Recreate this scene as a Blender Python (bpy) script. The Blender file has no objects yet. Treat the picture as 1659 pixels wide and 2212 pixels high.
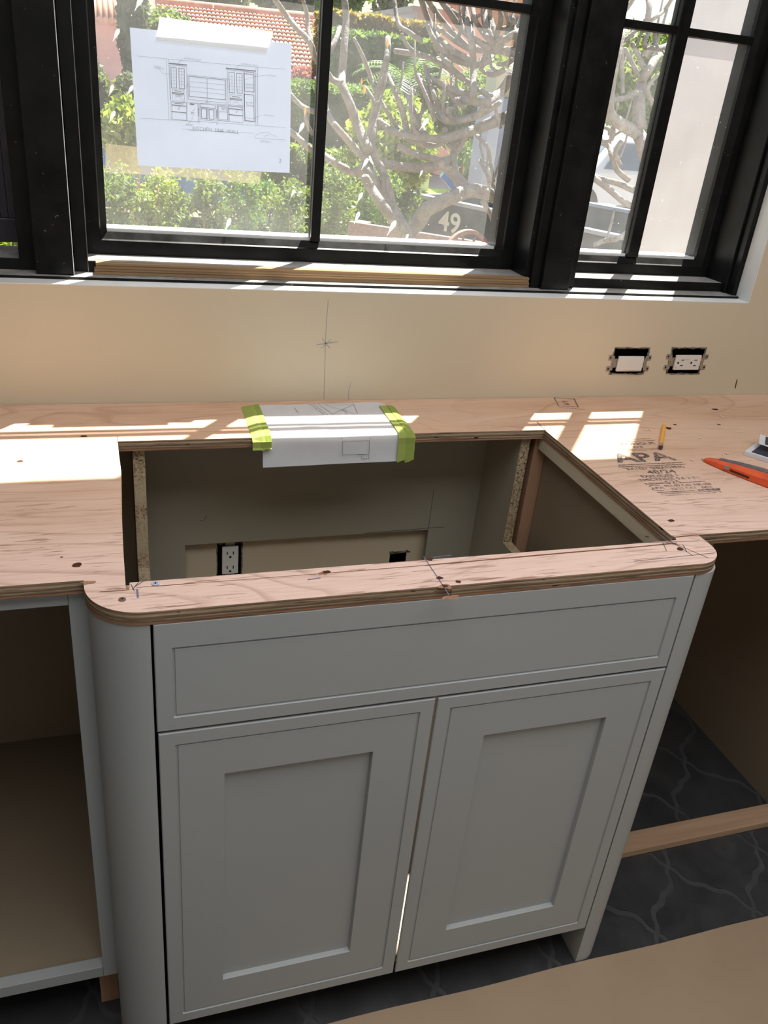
import bpy, bmesh, math, random
from mathutils import Vector, Matrix, noise
random.seed(7)
SC = bpy.context.scene
COL = SC.collection

# ------------------------------------------------------------------ camera
F_PX, CX, CY = 1788.605, 829.5, 1106.0
RX = Vector((0.9520111, -0.2912801, 0.0939720))
UX = Vector((0.0539142, 0.4618337, 0.8853264))
FX = Vector((0.3012774, 0.8377741, -0.4553750))
CAM = Vector((0.0, -1.521408, 1.466))
cam_d = bpy.data.cameras.new('camera'); cam = bpy.data.objects.new('camera', cam_d); COL.objects.link(cam)
M = Matrix((RX, UX, -FX)).transposed().to_4x4(); M.translation = CAM
cam.matrix_world = M
cam_d.sensor_fit = 'VERTICAL'; cam_d.sensor_height = 36; cam_d.sensor_width = 27
cam_d.lens = F_PX / 2212 * 36
cam_d.clip_start = 0.02; cam_d.clip_end = 500
SC.camera = cam

# ------------------------------------------------------------------ sky, sun, room light, exposure
SUN_TO = Vector((0.785, 1.0, 2.32)).normalized()
w = bpy.data.worlds.new('sky'); SC.world = w; w.use_nodes = True
nt = w.node_tree; nt.nodes.clear()
sky = nt.nodes.new('ShaderNodeTexSky'); sky.sky_type = 'NISHITA'; sky.sun_disc = False
sky.sun_elevation = math.radians(61); sky.sun_rotation = math.atan2(0.785, 1.0)
sky.air_density = 1.3; sky.dust_density = 2.5; sky.ozone_density = 1.0
bg = nt.nodes.new('ShaderNodeBackground'); bg.inputs['Strength'].default_value = 0.21
wo = nt.nodes.new('ShaderNodeOutputWorld')
nt.links.new(sky.outputs[0], bg.inputs[0]); nt.links.new(bg.outputs[0], wo.inputs[0])
sd = bpy.data.lights.new('sun', 'SUN'); sd.energy = 22.0; sd.angle = math.radians(0.6); sd.color = (1.0, 0.95, 0.86)
so = bpy.data.objects.new('sun', sd); COL.objects.link(so)
so.rotation_euler = SUN_TO.to_track_quat('Z', 'Y').to_euler(); so.location = SUN_TO * 30
def area(name, loc, aim, sx, sy, e, col):
    l = bpy.data.lights.new(name, 'AREA'); l.shape = 'RECTANGLE'; l.size = sx; l.size_y = sy; l.energy = e; l.color = col
    o = bpy.data.objects.new(name, l); COL.objects.link(o); o.location = loc
    o.rotation_euler = (Vector(aim) - Vector(loc)).to_track_quat('-Z', 'Y').to_euler()
# unseen fill lamps added at the far end and the left of the room
area('back_fill', (0.6, -4.35, 1.35), (0.4, 0, 1.0), 3.0, 2.1, 14, (0.90, 0.95, 1.0))
area('left_fill', (-2.75, -2.4, 1.6), (0.5, -1.2, 0.9), 1.6, 1.2, 1.5, (0.93, 0.97, 1.0))
# unseen overhead fill lamp, added to brighten the level surfaces
area('ceiling_fill', (0.6, -1.35, 2.59), (0.6, -1.35, 0), 2.2, 1.3, 36, (0.97, 0.98, 1.0))
SC.view_settings.view_transform = 'Standard'; SC.view_settings.look = 'None'
SC.view_settings.gamma = 1; SC.view_settings.use_curve_mapping = False
SC.view_settings.exposure = 0.0

# ------------------------------------------------------------------ point helpers
def ray(px, py): return RX * ((px - CX) / F_PX) - UX * ((py - CY) / F_PX) + FX
def at(px, py, Y): r = ray(px, py); return CAM + r * ((Y - CAM.y) / r.y)
def atz(px, py, z): r = ray(px, py); return CAM + r * ((z - CAM.z) / r.z)

# ------------------------------------------------------------------ materials
MATS = {}
class NT:
    def __init__(s, name, rough=0.6, spec=0.4):
        s.m = bpy.data.materials.new(name); s.m.use_nodes = True; s.t = s.m.node_tree
        s.b = s.t.nodes['Principled BSDF']; s.b.inputs['Roughness'].default_value = rough
        s.b.inputs['Specular IOR Level'].default_value = spec
        s.o = s.t.nodes['Material Output']; MATS[name] = s.m
    def n(s, k, **kw):
        x = s.t.nodes.new(k)
        for a, v in kw.items():
            if a in x.inputs: x.inputs[a].default_value = v
            else: setattr(x, a, v)
        return x
    def l(s, a, b): s.t.links.new(a, b)
    def coord(s, scale=(1, 1, 1), rot=(0, 0, 0), loc=(0, 0, 0), src='Position'):
        if src == 'Position': c = s.n('ShaderNodeNewGeometry').outputs['Position']
        else: c = s.n('ShaderNodeTexCoord').outputs[src]
        m = s.n('ShaderNodeMapping'); m.inputs['Scale'].default_value = scale
        m.inputs['Rotation'].default_value = rot; m.inputs['Location'].default_value = loc
        s.l(c, m.inputs[0]); return m.outputs[0]
    def noise(s, vec, scale=5, detail=4, rough=0.55, dist=0.0):
        x = s.n('ShaderNodeTexNoise'); x.inputs['Scale'].default_value = scale; x.inputs['Detail'].default_value = detail
        x.inputs['Roughness'].default_value = rough; x.inputs['Distortion'].default_value = dist
        if vec is not None: s.l(vec, x.inputs['Vector'])
        return x.outputs[0]
    def ramp(s, fac, stops):
        r = s.n('ShaderNodeValToRGB'); e = r.color_ramp.elements
        while len(e) < len(stops): e.new(0.5)
        for i, (p, c) in enumerate(stops):
            e[i].position = p; e[i].color = (*c, 1) if isinstance(c, tuple) else (c, c, c, 1)
        s.l(fac, r.inputs[0]); return r.outputs[0]
    def mix(s, fac, a, b, mode='MIX'):
        x = s.n('ShaderNodeMix', data_type='RGBA', blend_type=mode)
        for v, i in ((fac, 0), (a, 6), (b, 7)):
            if isinstance(v, (int, float)): x.inputs[i].default_value = v
            elif isinstance(v, tuple): x.inputs[i].default_value = (*v, 1)
            else: s.l(v, x.inputs[i])
        return x.outputs[2]
    def math(s, op, a, b=0.5, clamp=False):
        x = s.n('ShaderNodeMath', operation=op); x.use_clamp = clamp
        for v, i in ((a, 0), (b, 1)):
            if isinstance(v, (int, float)): x.inputs[i].default_value = v
            else: s.l(v, x.inputs[i])
        return x.outputs[0]
    def base(s, c):
        if isinstance(c, tuple): s.b.inputs['Base Color'].default_value = (*c, 1)
        else: s.l(c, s.b.inputs['Base Color'])
        return s
    def bump(s, h, strength=0.3, dist=0.002):
        x = s.n('ShaderNodeBump'); x.inputs['Strength'].default_value = strength; x.inputs['Distance'].default_value = dist
        s.l(h, x.inputs['Height']); s.l(x.outputs[0], s.b.inputs['Normal']); return s

def plain(name, col, rough=0.6, spec=0.4, var=0.06, scale=8, bump=0, metal=0):
    t = NT(name, rough, spec); v = t.coord()
    n = t.noise(v, scale, 4)
    lo = tuple(max(0, c * (1 - var)) for c in col); hi = tuple(min(1, c * (1 + var)) for c in col)
    t.base(t.ramp(n, [(0.3, lo), (0.7, hi)]))
    t.b.inputs['Metallic'].default_value = metal
    if bump: t.bump(t.noise(v, scale * 30, 2), bump, 0.001)
    return t.m

def plywood_face():
    t = NT('plywood_face', 0.68, 0.25)
    v = t.coord((1, 1, 1))
    big = t.noise(t.coord((1.3, 5.5, 3)), 2.2, 3, 0.5, 0.8)
    col = t.ramp(big, [(0.25, (0.56, 0.345, 0.225)), (0.5, (0.64, 0.425, 0.295)), (0.75, (0.70, 0.49, 0.365))])
    # weathered pinkish tone on the front, orange towards the wall
    sp = t.n('ShaderNodeSeparateXYZ'); t.l(v, sp.inputs[0])
    fr = t.math('MULTIPLY', t.math('ADD', sp.outputs[1], 0.28), -2.8, True)
    col = t.mix(fr, col, t.mix(0.62, col, (0.92, 0.68, 0.60)))
    # growth-ring cathedral figure
    cn = t.noise(t.coord((1.0, 3.4, 1), loc=(1.7, .4, 0)), 1.5, 1.5, 0.45, 0.6)
    fr2 = t.math('FRACT', t.math('MULTIPLY', cn, 15.0))
    ring = t.ramp(fr2, [(0.0, 0.0), (0.72, 0.0), (0.93, 1.0), (1.0, 0.0)])
    rm = t.ramp(t.noise(v, 2.2, 2), [(0.40, 0.15), (0.56, 1.0)])
    col = t.mix(t.math('MULTIPLY', t.math('MULTIPLY', ring, rm), 0.42), col, (0.36, 0.19, 0.11))
    # fine grain
    g = t.noise(t.coord((5, 120, 40)), 2.0, 5, 0.65)
    col = t.mix(t.ramp(g, [(0.45, 0.0), (0.80, 0.26)]), col, (0.36, 0.20, 0.125))
    # torn grain cracks, short and dark, in patches
    cr = t.noise(t.coord((15, 210, 60)), 1.0, 3, 0.5, 0.7)
    pm = t.noise(t.coord((2.6, 7, 3)), 2.2, 3, 0.6)
    pmr = t.math('MULTIPLY', t.ramp(pm, [(0.40, 0.0), (0.60, 1.0)]), t.math('ADD', t.math('MULTIPLY', fr, 0.75), 0.25))
    crack = t.math('MULTIPLY', t.ramp(cr, [(0.58, 0.0), (0.625, 1.0)]), pmr)
    col = t.mix(t.math('MULTIPLY', crack, 0.74), col, (0.24, 0.09, 0.05))
    # broad stains
    st = t.noise(t.coord((3, 9, 3), loc=(3, 1, 0)), 2.4, 5, 0.7)
    col = t.mix(t.ramp(st, [(0.62, 0.0), (0.76, 0.38)]), col, (0.34, 0.22, 0.14))
    # knots
    vo = t.n('ShaderNodeTexVoronoi'); vo.inputs['Scale'].default_value = 3.4; vo.inputs['Randomness'].default_value = 1
    t.l(t.coord((1.0, 1.6, 1), loc=(0.3, 0.17, 0)), vo.inputs['Vector'])
    kn = t.ramp(vo.outputs['Distance'], [(0.0, 1.0), (0.035, 0.85), (0.06, 0.0)])
    col = t.mix(t.math('MULTIPLY', kn, 0.6), col, (0.20, 0.10, 0.055))
    t.base(col)
    h = t.math('SUBTRACT', t.math('MULTIPLY', g, 0.25), crack)
    t.bump(h, 0.55, 0.0012)
    return t.m
def plywood_edge():
    t = NT('plywood_edge', 0.8, 0.15)
    v = t.coord()
    sp = t.n('ShaderNodeSeparateXYZ'); t.l(v, sp.inputs[0])
    wob = t.noise(t.coord((7, 7, 1)), 1.3, 3)
    zz = t.math('ADD', t.math('MULTIPLY', t.math('SUBTRACT', sp.outputs[2], 0.8815), 54.0), t.math('MULTIPLY', t.math('SUBTRACT', wob, 0.5), 0.16))
    b = t.ramp(zz, [(0.0, (0.34, 0.17, 0.10)), (0.17, (0.36, 0.19, 0.115)), (0.20, (0.14, 0.085, 0.05)), (0.38, (0.46, 0.36, 0.24)), (0.41, (0.17, 0.10, 0.06)),
                    (0.60, (0.30, 0.215, 0.14)), (0.63, (0.50, 0.39, 0.26)), (0.80, (0.40, 0.30, 0.19)), (0.84, (0.20, 0.12, 0.07)), (0.97, (0.52, 0.36, 0.25))])
    g = t.noise(t.coord((14, 14, 420)), 1.0, 5, 0.7)
    b = t.mix(t.ramp(g, [(0.46, 0.0), (0.66, 0.85)]), b, (0.10, 0.055, 0.03))
    vd = t.noise(t.coord((22, 22, 130), loc=(5, 2, 0)), 1.0, 2)
    b = t.mix(t.ramp(vd, [(0.70, 0.0), (0.73, 1.0)]), b, (0.02, 0.01, 0.006))
    t.base(b); t.bump(g, 0.7, 0.0015)
    return t.m
def cabinet_paint():
    t = NT('cabinet_paint', 0.50, 0.35); v = t.coord()
    n = t.noise(v, 3, 3)
    t.base(t.ramp(n, [(0.3, (0.385, 0.405, 0.405)), (0.7, (0.405, 0.422, 0.418))]))
    t.bump(t.noise(v, 600, 2), 0.15, 0.0004); return t.m
def black_paint():
    t = NT('black_window_paint', 0.4, 0.16); v = t.coord()
    n = t.noise(v, 14, 5, 0.7); f = t.noise(t.coord((120, 120, 120)), 1.0, 2)
    col = t.ramp(n, [(0.35, (0.0045, 0.0048, 0.0045)), (0.75, (0.011, 0.011, 0.0105))])
    col = t.mix(t.ramp(f, [(0.72, 0.0), (0.78, 0.35)]), col, (0.2, 0.2, 0.2))
    t.base(col); t.l(t.ramp(n, [(0.3, 0.28), (0.8, 0.55)]), t.b.inputs['Roughness']); return t.m
def dusty_sill():
    t = NT('dusty_black_sill', 0.7, 0.25); v = t.coord()
    n = t.noise(v, 18, 6, 0.75)
    t.base(t.ramp(n, [(0.3, (0.16, 0.155, 0.145)), (0.55, (0.30, 0.29, 0.27)), (0.75, (0.42, 0.40, 0.37))])); return t.m
def wall_paint():
    t = NT('cream_wall_paint', 0.62, 0.3); v = t.coord()
    n = t.noise(v, 2.2, 4); s = t.noise(v, 7, 3)
    col = t.ramp(n, [(0.3, (0.57, 0.485, 0.355)), (0.7, (0.60, 0.515, 0.38))])
    col = t.mix(t.ramp(s, [(0.62, 0.0), (0.8, 0.12)]), col, (0.42, 0.30, 0.2))
    t.base(col); t.bump(t.noise(v, 260, 3), 0.12, 0.0006); return t.m
def osb():
    t = NT('particle_board_edge', 0.9, 0.1); v = t.coord()
    n = t.noise(v, 330, 3, 0.7)
    m = t.noise(v, 14, 3)
    col = t.ramp(n, [(0.36, (0.06, 0.04, 0.025)), (0.5, (0.40, 0.30, 0.18)), (0.68, (0.56, 0.45, 0.29))])
    col = t.mix(t.ramp(m, [(0.45, 0.0), (0.62, 0.8)]), col, (0.48, 0.40, 0.27))
    t.base(col); t.bump(n, 0.7, 0.001); return t.m
def raw_wood(name, a, b, sc=(60, 3, 60)):
    t = NT(name, 0.72, 0.2)
    g = t.noise(t.coord(sc), 1.0, 5, 0.6, 0.3)
    col = t.ramp(g, [(0.3, a), (0.7, b)])
    vo = t.n('ShaderNodeTexVoronoi'); vo.inputs['Scale'].default_value = 5.0
    t.l(t.coord((1, 1, 1), loc=(.23, .1, .05)), vo.inputs['Vector'])
    col = t.mix(t.ramp(vo.outputs['Distance'], [(0.0, 0.7), (0.07, 0.5), (0.10, 0.0)]), col, tuple(c * 0.4 for c in a))
    t.base(col); t.bump(g, 0.3, 0.001); return t.m
def tile_mat():
    t = NT('dark_slate_tile', 0.42, 0.45); v = t.coord()
    n = t.noise(v, 9, 6, 0.65, 0.6)
    col = t.ramp(n, [(0.3, (0.030, 0.031, 0.033)), (0.6, (0.046, 0.046, 0.048)), (0.8, (0.068, 0.067, 0.067))])
    t.base(col); t.l(t.ramp(n, [(0.3, 0.34), (0.8, 0.6)]), t.b.inputs['Roughness']); return t.m
def glass_mat():
    t = NT('dusty_glass', 0.5); T = t.t
    T.nodes.remove(t.b)
    tr = t.n('ShaderNodeBsdfTransparent'); tr.inputs[0].default_value = (0.97, 0.985, 0.975, 1)
    gl = t.n('ShaderNodeBsdfGlossy'); gl.inputs['Roughness'].default_value = 0.02
    lw = t.n('ShaderNodeFresnel'); lw.inputs['IOR'].default_value = 1.35
    m1 = t.n('ShaderNodeMixShader'); t.l(lw.outputs[0], m1.inputs[0]); t.l(tr.outputs[0], m1.inputs[1]); t.l(gl.outputs[0], m1.inputs[2])
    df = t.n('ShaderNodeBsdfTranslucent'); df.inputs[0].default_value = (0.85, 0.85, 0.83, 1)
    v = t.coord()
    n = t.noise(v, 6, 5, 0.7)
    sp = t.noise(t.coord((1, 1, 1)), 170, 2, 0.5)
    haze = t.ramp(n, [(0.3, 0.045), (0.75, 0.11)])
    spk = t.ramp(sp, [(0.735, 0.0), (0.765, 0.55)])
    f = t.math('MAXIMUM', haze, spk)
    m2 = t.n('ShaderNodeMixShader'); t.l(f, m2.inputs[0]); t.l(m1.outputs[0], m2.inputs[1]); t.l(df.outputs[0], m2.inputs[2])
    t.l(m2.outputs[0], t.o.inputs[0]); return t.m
def thin_mat(name, col, trans=0.5, alpha=1.0, var=0.03, sc=30):
    """paper, tape, leaf: diffuse + translucent (+ partly see-through)"""
    t = NT(name, 0.8); T = t.t; T.nodes.remove(t.b)
    v = t.coord(); n = t.noise(v, sc, 3)
    lo = tuple(c * (1 - var) for c in col); hi = tuple(min(1, c * (1 + var)) for c in col)
    c = t.ramp(n, [(0.3, lo), (0.7, hi)])
    d = t.n('ShaderNodeBsdfDiffuse'); tl = t.n('ShaderNodeBsdfTranslucent')
    t.l(c, d.inputs[0]); t.l(c, tl.inputs[0])
    m = t.n('ShaderNodeMixShader'); m.inputs[0].default_value = trans
    t.l(d.outputs[0], m.inputs[1]); t.l(tl.outputs[0], m.inputs[2]); out = m.outputs[0]
    if alpha < 1:
        tr = t.n('ShaderNodeBsdfTransparent'); m2 = t.n('ShaderNodeMixShader'); m2.inputs[0].default_value = alpha
        t.l(tr.outputs[0], m2.inputs[1]); t.l(out, m2.inputs[2]); out = m2.outputs[0]
    t.l(out, t.o.inputs[0]); return t.m
def leaf_mat(name, dark, mid, lite, sc=2.5):
    t = NT(name, 0.6); T = t.t; T.nodes.remove(t.b)
    dark, mid, lite = [tuple(q * 0.72 for q in c_) for c_ in (dark, mid, lite)]
    v = t.coord(); n = t.noise(v, sc, 3); n2 = t.noise(v, sc * 14, 2)
    f = t.math('ADD', t.math('MULTIPLY', n, 0.55), t.math('MULTIPLY', n2, 0.45))
    c = t.ramp(f, [(0.36, dark), (0.5, mid), (0.62, lite)])
    d = t.n('ShaderNodeBsdfPrincipled'); d.inputs['Roughness'].default_value = 0.45; d.inputs['Specular IOR Level'].default_value = 0.4
    tl = t.n('ShaderNodeBsdfTranslucent')
    t.l(c, d.inputs[0]); t.l(t.mix(0.35, c, (0.5, 0.6, 0.08)), tl.inputs[0])
    m = t.n('ShaderNodeMixShader'); m.inputs[0].default_value = 0.35
    t.l(d.outputs[0], m.inputs[1]); t.l(tl.outputs[0], m.inputs[2]); t.l(m.outputs[0], t.o.inputs[0]); return t.m
def bark_mat():
    t = NT('grey_bark', 0.85, 0.2); v = t.coord()
    n = t.noise(v, 25, 5, 0.7); m = t.noise(v, 3, 3)
    col = t.ramp(n, [(0.3, (0.17, 0.16, 0.145)), (0.6, (0.29, 0.275, 0.255)), (0.8, (0.42, 0.40, 0.38))])
    col = t.mix(t.ramp(m, [(0.6, 0.0), (0.75, 0.35)]), col, (0.38, 0.24, 0.15))
    t.base(col); t.bump(t.noise(v, 70, 4), 0.8, 0.01); return t.m

P_FACE = plywood_face(); P_EDGE = plywood_edge(); CAB = cabinet_paint(); BLACK = black_paint(); SILL = dusty_sill()
WALL = wall_paint(); OSB = osb(); TILE = tile_mat(); GLASS = glass_mat(); BARK = bark_mat()
MELA = plain('tan_melamine', (0.27, 0.215, 0.15), 0.55, 0.3, 0.05, 5, 0.1)
TAUPE = plain('taupe_back_panel', (0.33, 0.305, 0.245), 0.6, 0.3, 0.05, 4, 0.1)
PINE = raw_wood('pale_pine', (0.42, 0.265, 0.16), (0.54, 0.36, 0.235), (3, 60, 60))
PINEV = raw_wood('reddish_stud', (0.36, 0.20, 0.12), (0.50, 0.30, 0.19), (60, 60, 3))
CLEAT = raw_wood('weathered_cleat', (0.50, 0.43, 0.32), (0.66, 0.58, 0.44), (60, 3, 60))
HARD = raw_wood('hardwood_strip', (0.22, 0.135, 0.07), (0.36, 0.235, 0.13), (2, 90, 90))
WHITE = plain('white_plaster_edge', (0.72, 0.73, 0.71), 0.7, 0.2, 0.05, 20)
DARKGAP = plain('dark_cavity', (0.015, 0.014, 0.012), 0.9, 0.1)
PALE = plain('pale_edge', (0.75, 0.76, 0.78), 0.5, 0.4, 0.3, 40)
GYPS = plain('torn_gypsum', (0.20, 0.17, 0.13), 0.95, 0.1, 0.8, 160, 0.8)
GROUT = plain('grey_grout', (0.064, 0.064, 0.068), 0.8, 0.2, 0.12, 20)
KRAFT = plain('brown_floor_paper', (0.40, 0.29, 0.195), 0.75, 0.25, 0.07, 3.5, 0.25)
PLAS = plain('white_plastic', (0.66, 0.62, 0.56), 0.35, 0.5, 0.02)
PLASW = plain('cool_white_plastic', (0.74, 0.74, 0.72), 0.35, 0.5, 0.02)
STEEL = plain('zinc_steel', (0.42, 0.40, 0.36), 0.38, 0.5, 0.15, 60, 0, 0.8)
BRASS = plain('brass_screw', (0.5, 0.38, 0.16), 0.4, 0.5, 0.1, 60, 0, 0.8)
SCREWB = plain('zinc_blue_screw', (0.55, 0.60, 0.72), 0.3, 0.5, 0.05, 60, 0, 0.6)
PAPER = thin_mat('white_paper', (0.80, 0.81, 0.83), 0.30)
PAPERW = thin_mat('translucent_paper', (0.50, 0.56, 0.68), 0.30, 1.0, 0.03, 9)
TAPEG = thin_mat('green_tape', (0.38, 0.45, 0.12), 0.15, 1.0, 0.06, 40)
TAPEGD = thin_mat('green_tape_doubled', (0.31, 0.38, 0.09), 0.1, 1.0, 0.05, 40)
TAPEW = thin_mat('white_masking_tape', (0.90, 0.89, 0.84), 0.62, 1.0, 0.01)
TAPEO = thin_mat('old_tape_residue', (0.50, 0.43, 0.30), 0.6, 0.42, 0.06, 20)
DUSTBLK = plain('dusty_black_frame', (0.035, 0.031, 0.042), 0.38, 0.5, 0.25, 30)
SCREEN = thin_mat('insect_screen', (0.03, 0.026, 0.038), 0.1, 0.93, 0.2, 200)
SMEAR = thin_mat('white_glass_smear', (0.85, 0.87, 0.9), 0.6, 0.5)
INK = plain('pencil_grey', (0.10, 0.10, 0.11), 0.8, 0.2)
INKD = plain('soft_pencil', (0.30, 0.31, 0.34), 0.8, 0.2)
INKL = plain('faint_print', (0.33, 0.34, 0.37), 0.8, 0.2)
INKB = plain('blue_ink_mark', (0.16, 0.17, 0.30), 0.8, 0.2)
STAMP = NT('black_stamp_ink', 0.8, 0.15)
def _stamp():
    t = STAMP; v = t.coord(); n = t.noise(v, 220, 4, 0.8); m = t.noise(v, 14, 3)
    T = t.t; tr = t.n('ShaderNodeBsdfTransparent'); mx = t.n('ShaderNodeMixShader')
    f = t.math('MULTIPLY', t.ramp(n, [(0.34, 0.0), (0.55, 1.0)]), t.ramp(m, [(0.25, 0.25), (0.5, 0.85)]))
    t.base((0.085, 0.075, 0.075)); t.l(f, mx.inputs[0]); t.l(tr.outputs[0], mx.inputs[1]); t.l(t.b.outputs[0], mx.inputs[2]); t.l(mx.outputs[0], t.o.inputs[0])
    return t.m
STAMP = _stamp()
ROOFT = plain('terracotta_tile', (0.52, 0.245, 0.165), 0.8, 0.2, 0.25, 6)
PINKW = plain('salmon_stucco', (0.70, 0.36, 0.28), 0.85, 0.2, 0.05)
STUCCO = plain('white_stucco', (0.76, 0.76, 0.82), 0.85, 0.15, 0.03, 1.2)
CREAM = plain('cream_stucco', (0.80, 0.68, 0.45), 0.85, 0.15, 0.05)
GREYH = plain('pale_grey_stucco', (0.55, 0.56, 0.60), 0.85, 0.15, 0.05)
DIRT = plain('garden_soil', (0.22, 0.17, 0.11), 0.95, 0.1, 0.3, 6)
ASPH = plain('asphalt', (0.23, 0.23, 0.235), 0.9, 0.2, 0.1, 8)
CONC = plain('concrete', (0.52, 0.51, 0.48), 0.9, 0.2, 0.08, 5)
GRASS = plain('lawn', (0.17, 0.36, 0.05), 0.9, 0.1, 0.3, 18)
SKIP = plain('dark_blue_skip_paint', (0.050, 0.066, 0.078), 0.55, 0.35, 0.25, 6)
SKIPR = plain('grey_blue_rail', (0.36, 0.40, 0.48), 0.5, 0.4, 0.1, 6)
NUMW = plain('white_number_paint', (0.80, 0.80, 0.80), 0.6, 0.3)
PLANK = raw_wood('reddish_plank', (0.27, 0.185, 0.16), (0.38, 0.275, 0.24), (2, 50, 50))
RUST = plain('rusty_iron', (0.25, 0.13, 0.10), 0.8, 0.3, 0.3, 30)
BLUECAR = plain('blue_car_paint', (0.055, 0.20, 0.50), 0.25, 0.6, 0.04)
SILVCAR = plain('silver_blue_car_paint', (0.36, 0.42, 0.52), 0.25, 0.6, 0.04)
WHITECAR = plain('white_car_paint', (0.7, 0.72, 0.76), 0.25, 0.6, 0.03)
TYRE = plain('tyre_rubber', (0.02, 0.02, 0.02), 0.85, 0.2)
CARGL = plain('car_window', (0.12, 0.16, 0.2), 0.1, 0.8)
REDP = plain('red_plastic', (0.65, 0.06, 0.04), 0.5, 0.4)
IRON = plain('black_iron', (0.02, 0.02, 0.022), 0.5, 0.4)
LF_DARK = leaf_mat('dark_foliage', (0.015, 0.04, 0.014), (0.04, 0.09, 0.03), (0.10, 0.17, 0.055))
LF_CYP = leaf_mat('cypress_foliage', (0.02, 0.045, 0.03), (0.045, 0.085, 0.05), (0.09, 0.14, 0.08))
LF_MID = leaf_mat('mid_foliage', (0.05, 0.11, 0.02), (0.13, 0.24, 0.04), (0.30, 0.42, 0.08))
LF_LIME = leaf_mat('lime_foliage', (0.14, 0.22, 0.02), (0.32, 0.44, 0.05), (0.55, 0.60, 0.10))
LF_HEDGE = leaf_mat('hedge_foliage', (0.03, 0.10, 0.02), (0.08, 0.22, 0.03), (0.20, 0.42, 0.06))
LF_ORANGE = leaf_mat('orange_foliage', (0.20, 0.15, 0.03), (0.42, 0.24, 0.06), (0.60, 0.34, 0.10))
LF_GREY = leaf_mat('grey_foliage', (0.06, 0.07, 0.07), (0.14, 0.15, 0.12), (0.26, 0.27, 0.20))
FLOWER = leaf_mat('magenta_flowers', (0.35, 0.02, 0.08), (0.6, 0.05, 0.16), (0.8, 0.2, 0.3))
YLEAF = thin_mat('yellow_orange_leaf', (0.75, 0.36, 0.06), 0.5)
PENY = plain('yellow_pencil_paint', (0.78, 0.38, 0.03), 0.35, 0.5)
ORANGE = plain('orange_knife_body', (0.72, 0.10, 0.028), 0.42, 0.45, 0.15, 40)
KGREY = plain('grey_knife_grip', (0.13, 0.13, 0.135), 0.75, 0.3, 0.35, 120, 0.5)
ERAS = plain('worn_eraser', (0.10, 0.045, 0.03), 0.8, 0.2)
BLADE = plain('dull_slider', (0.18, 0.12, 0.09), 0.5, 0.5)
CHIP = plain('wood_shaving', (0.80, 0.66, 0.48), 0.8, 0.2)
HOLE = plain('dark_screw_hole', (0.09, 0.035, 0.018), 0.9, 0.1)
SCUFF = plain('splintered_wood', (0.36, 0.19, 0.115), 0.85, 0.1, 0.3, 90)
CRACK = plain('dark_surface_crack', (0.22, 0.085, 0.045), 0.9, 0.1)
NAVY = plain('navy_print', (0.03, 0.035, 0.06), 0.5, 0.4)
DKRED = plain('dark_red_print', (0.25, 0.03, 0.03), 0.5, 0.4)

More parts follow.
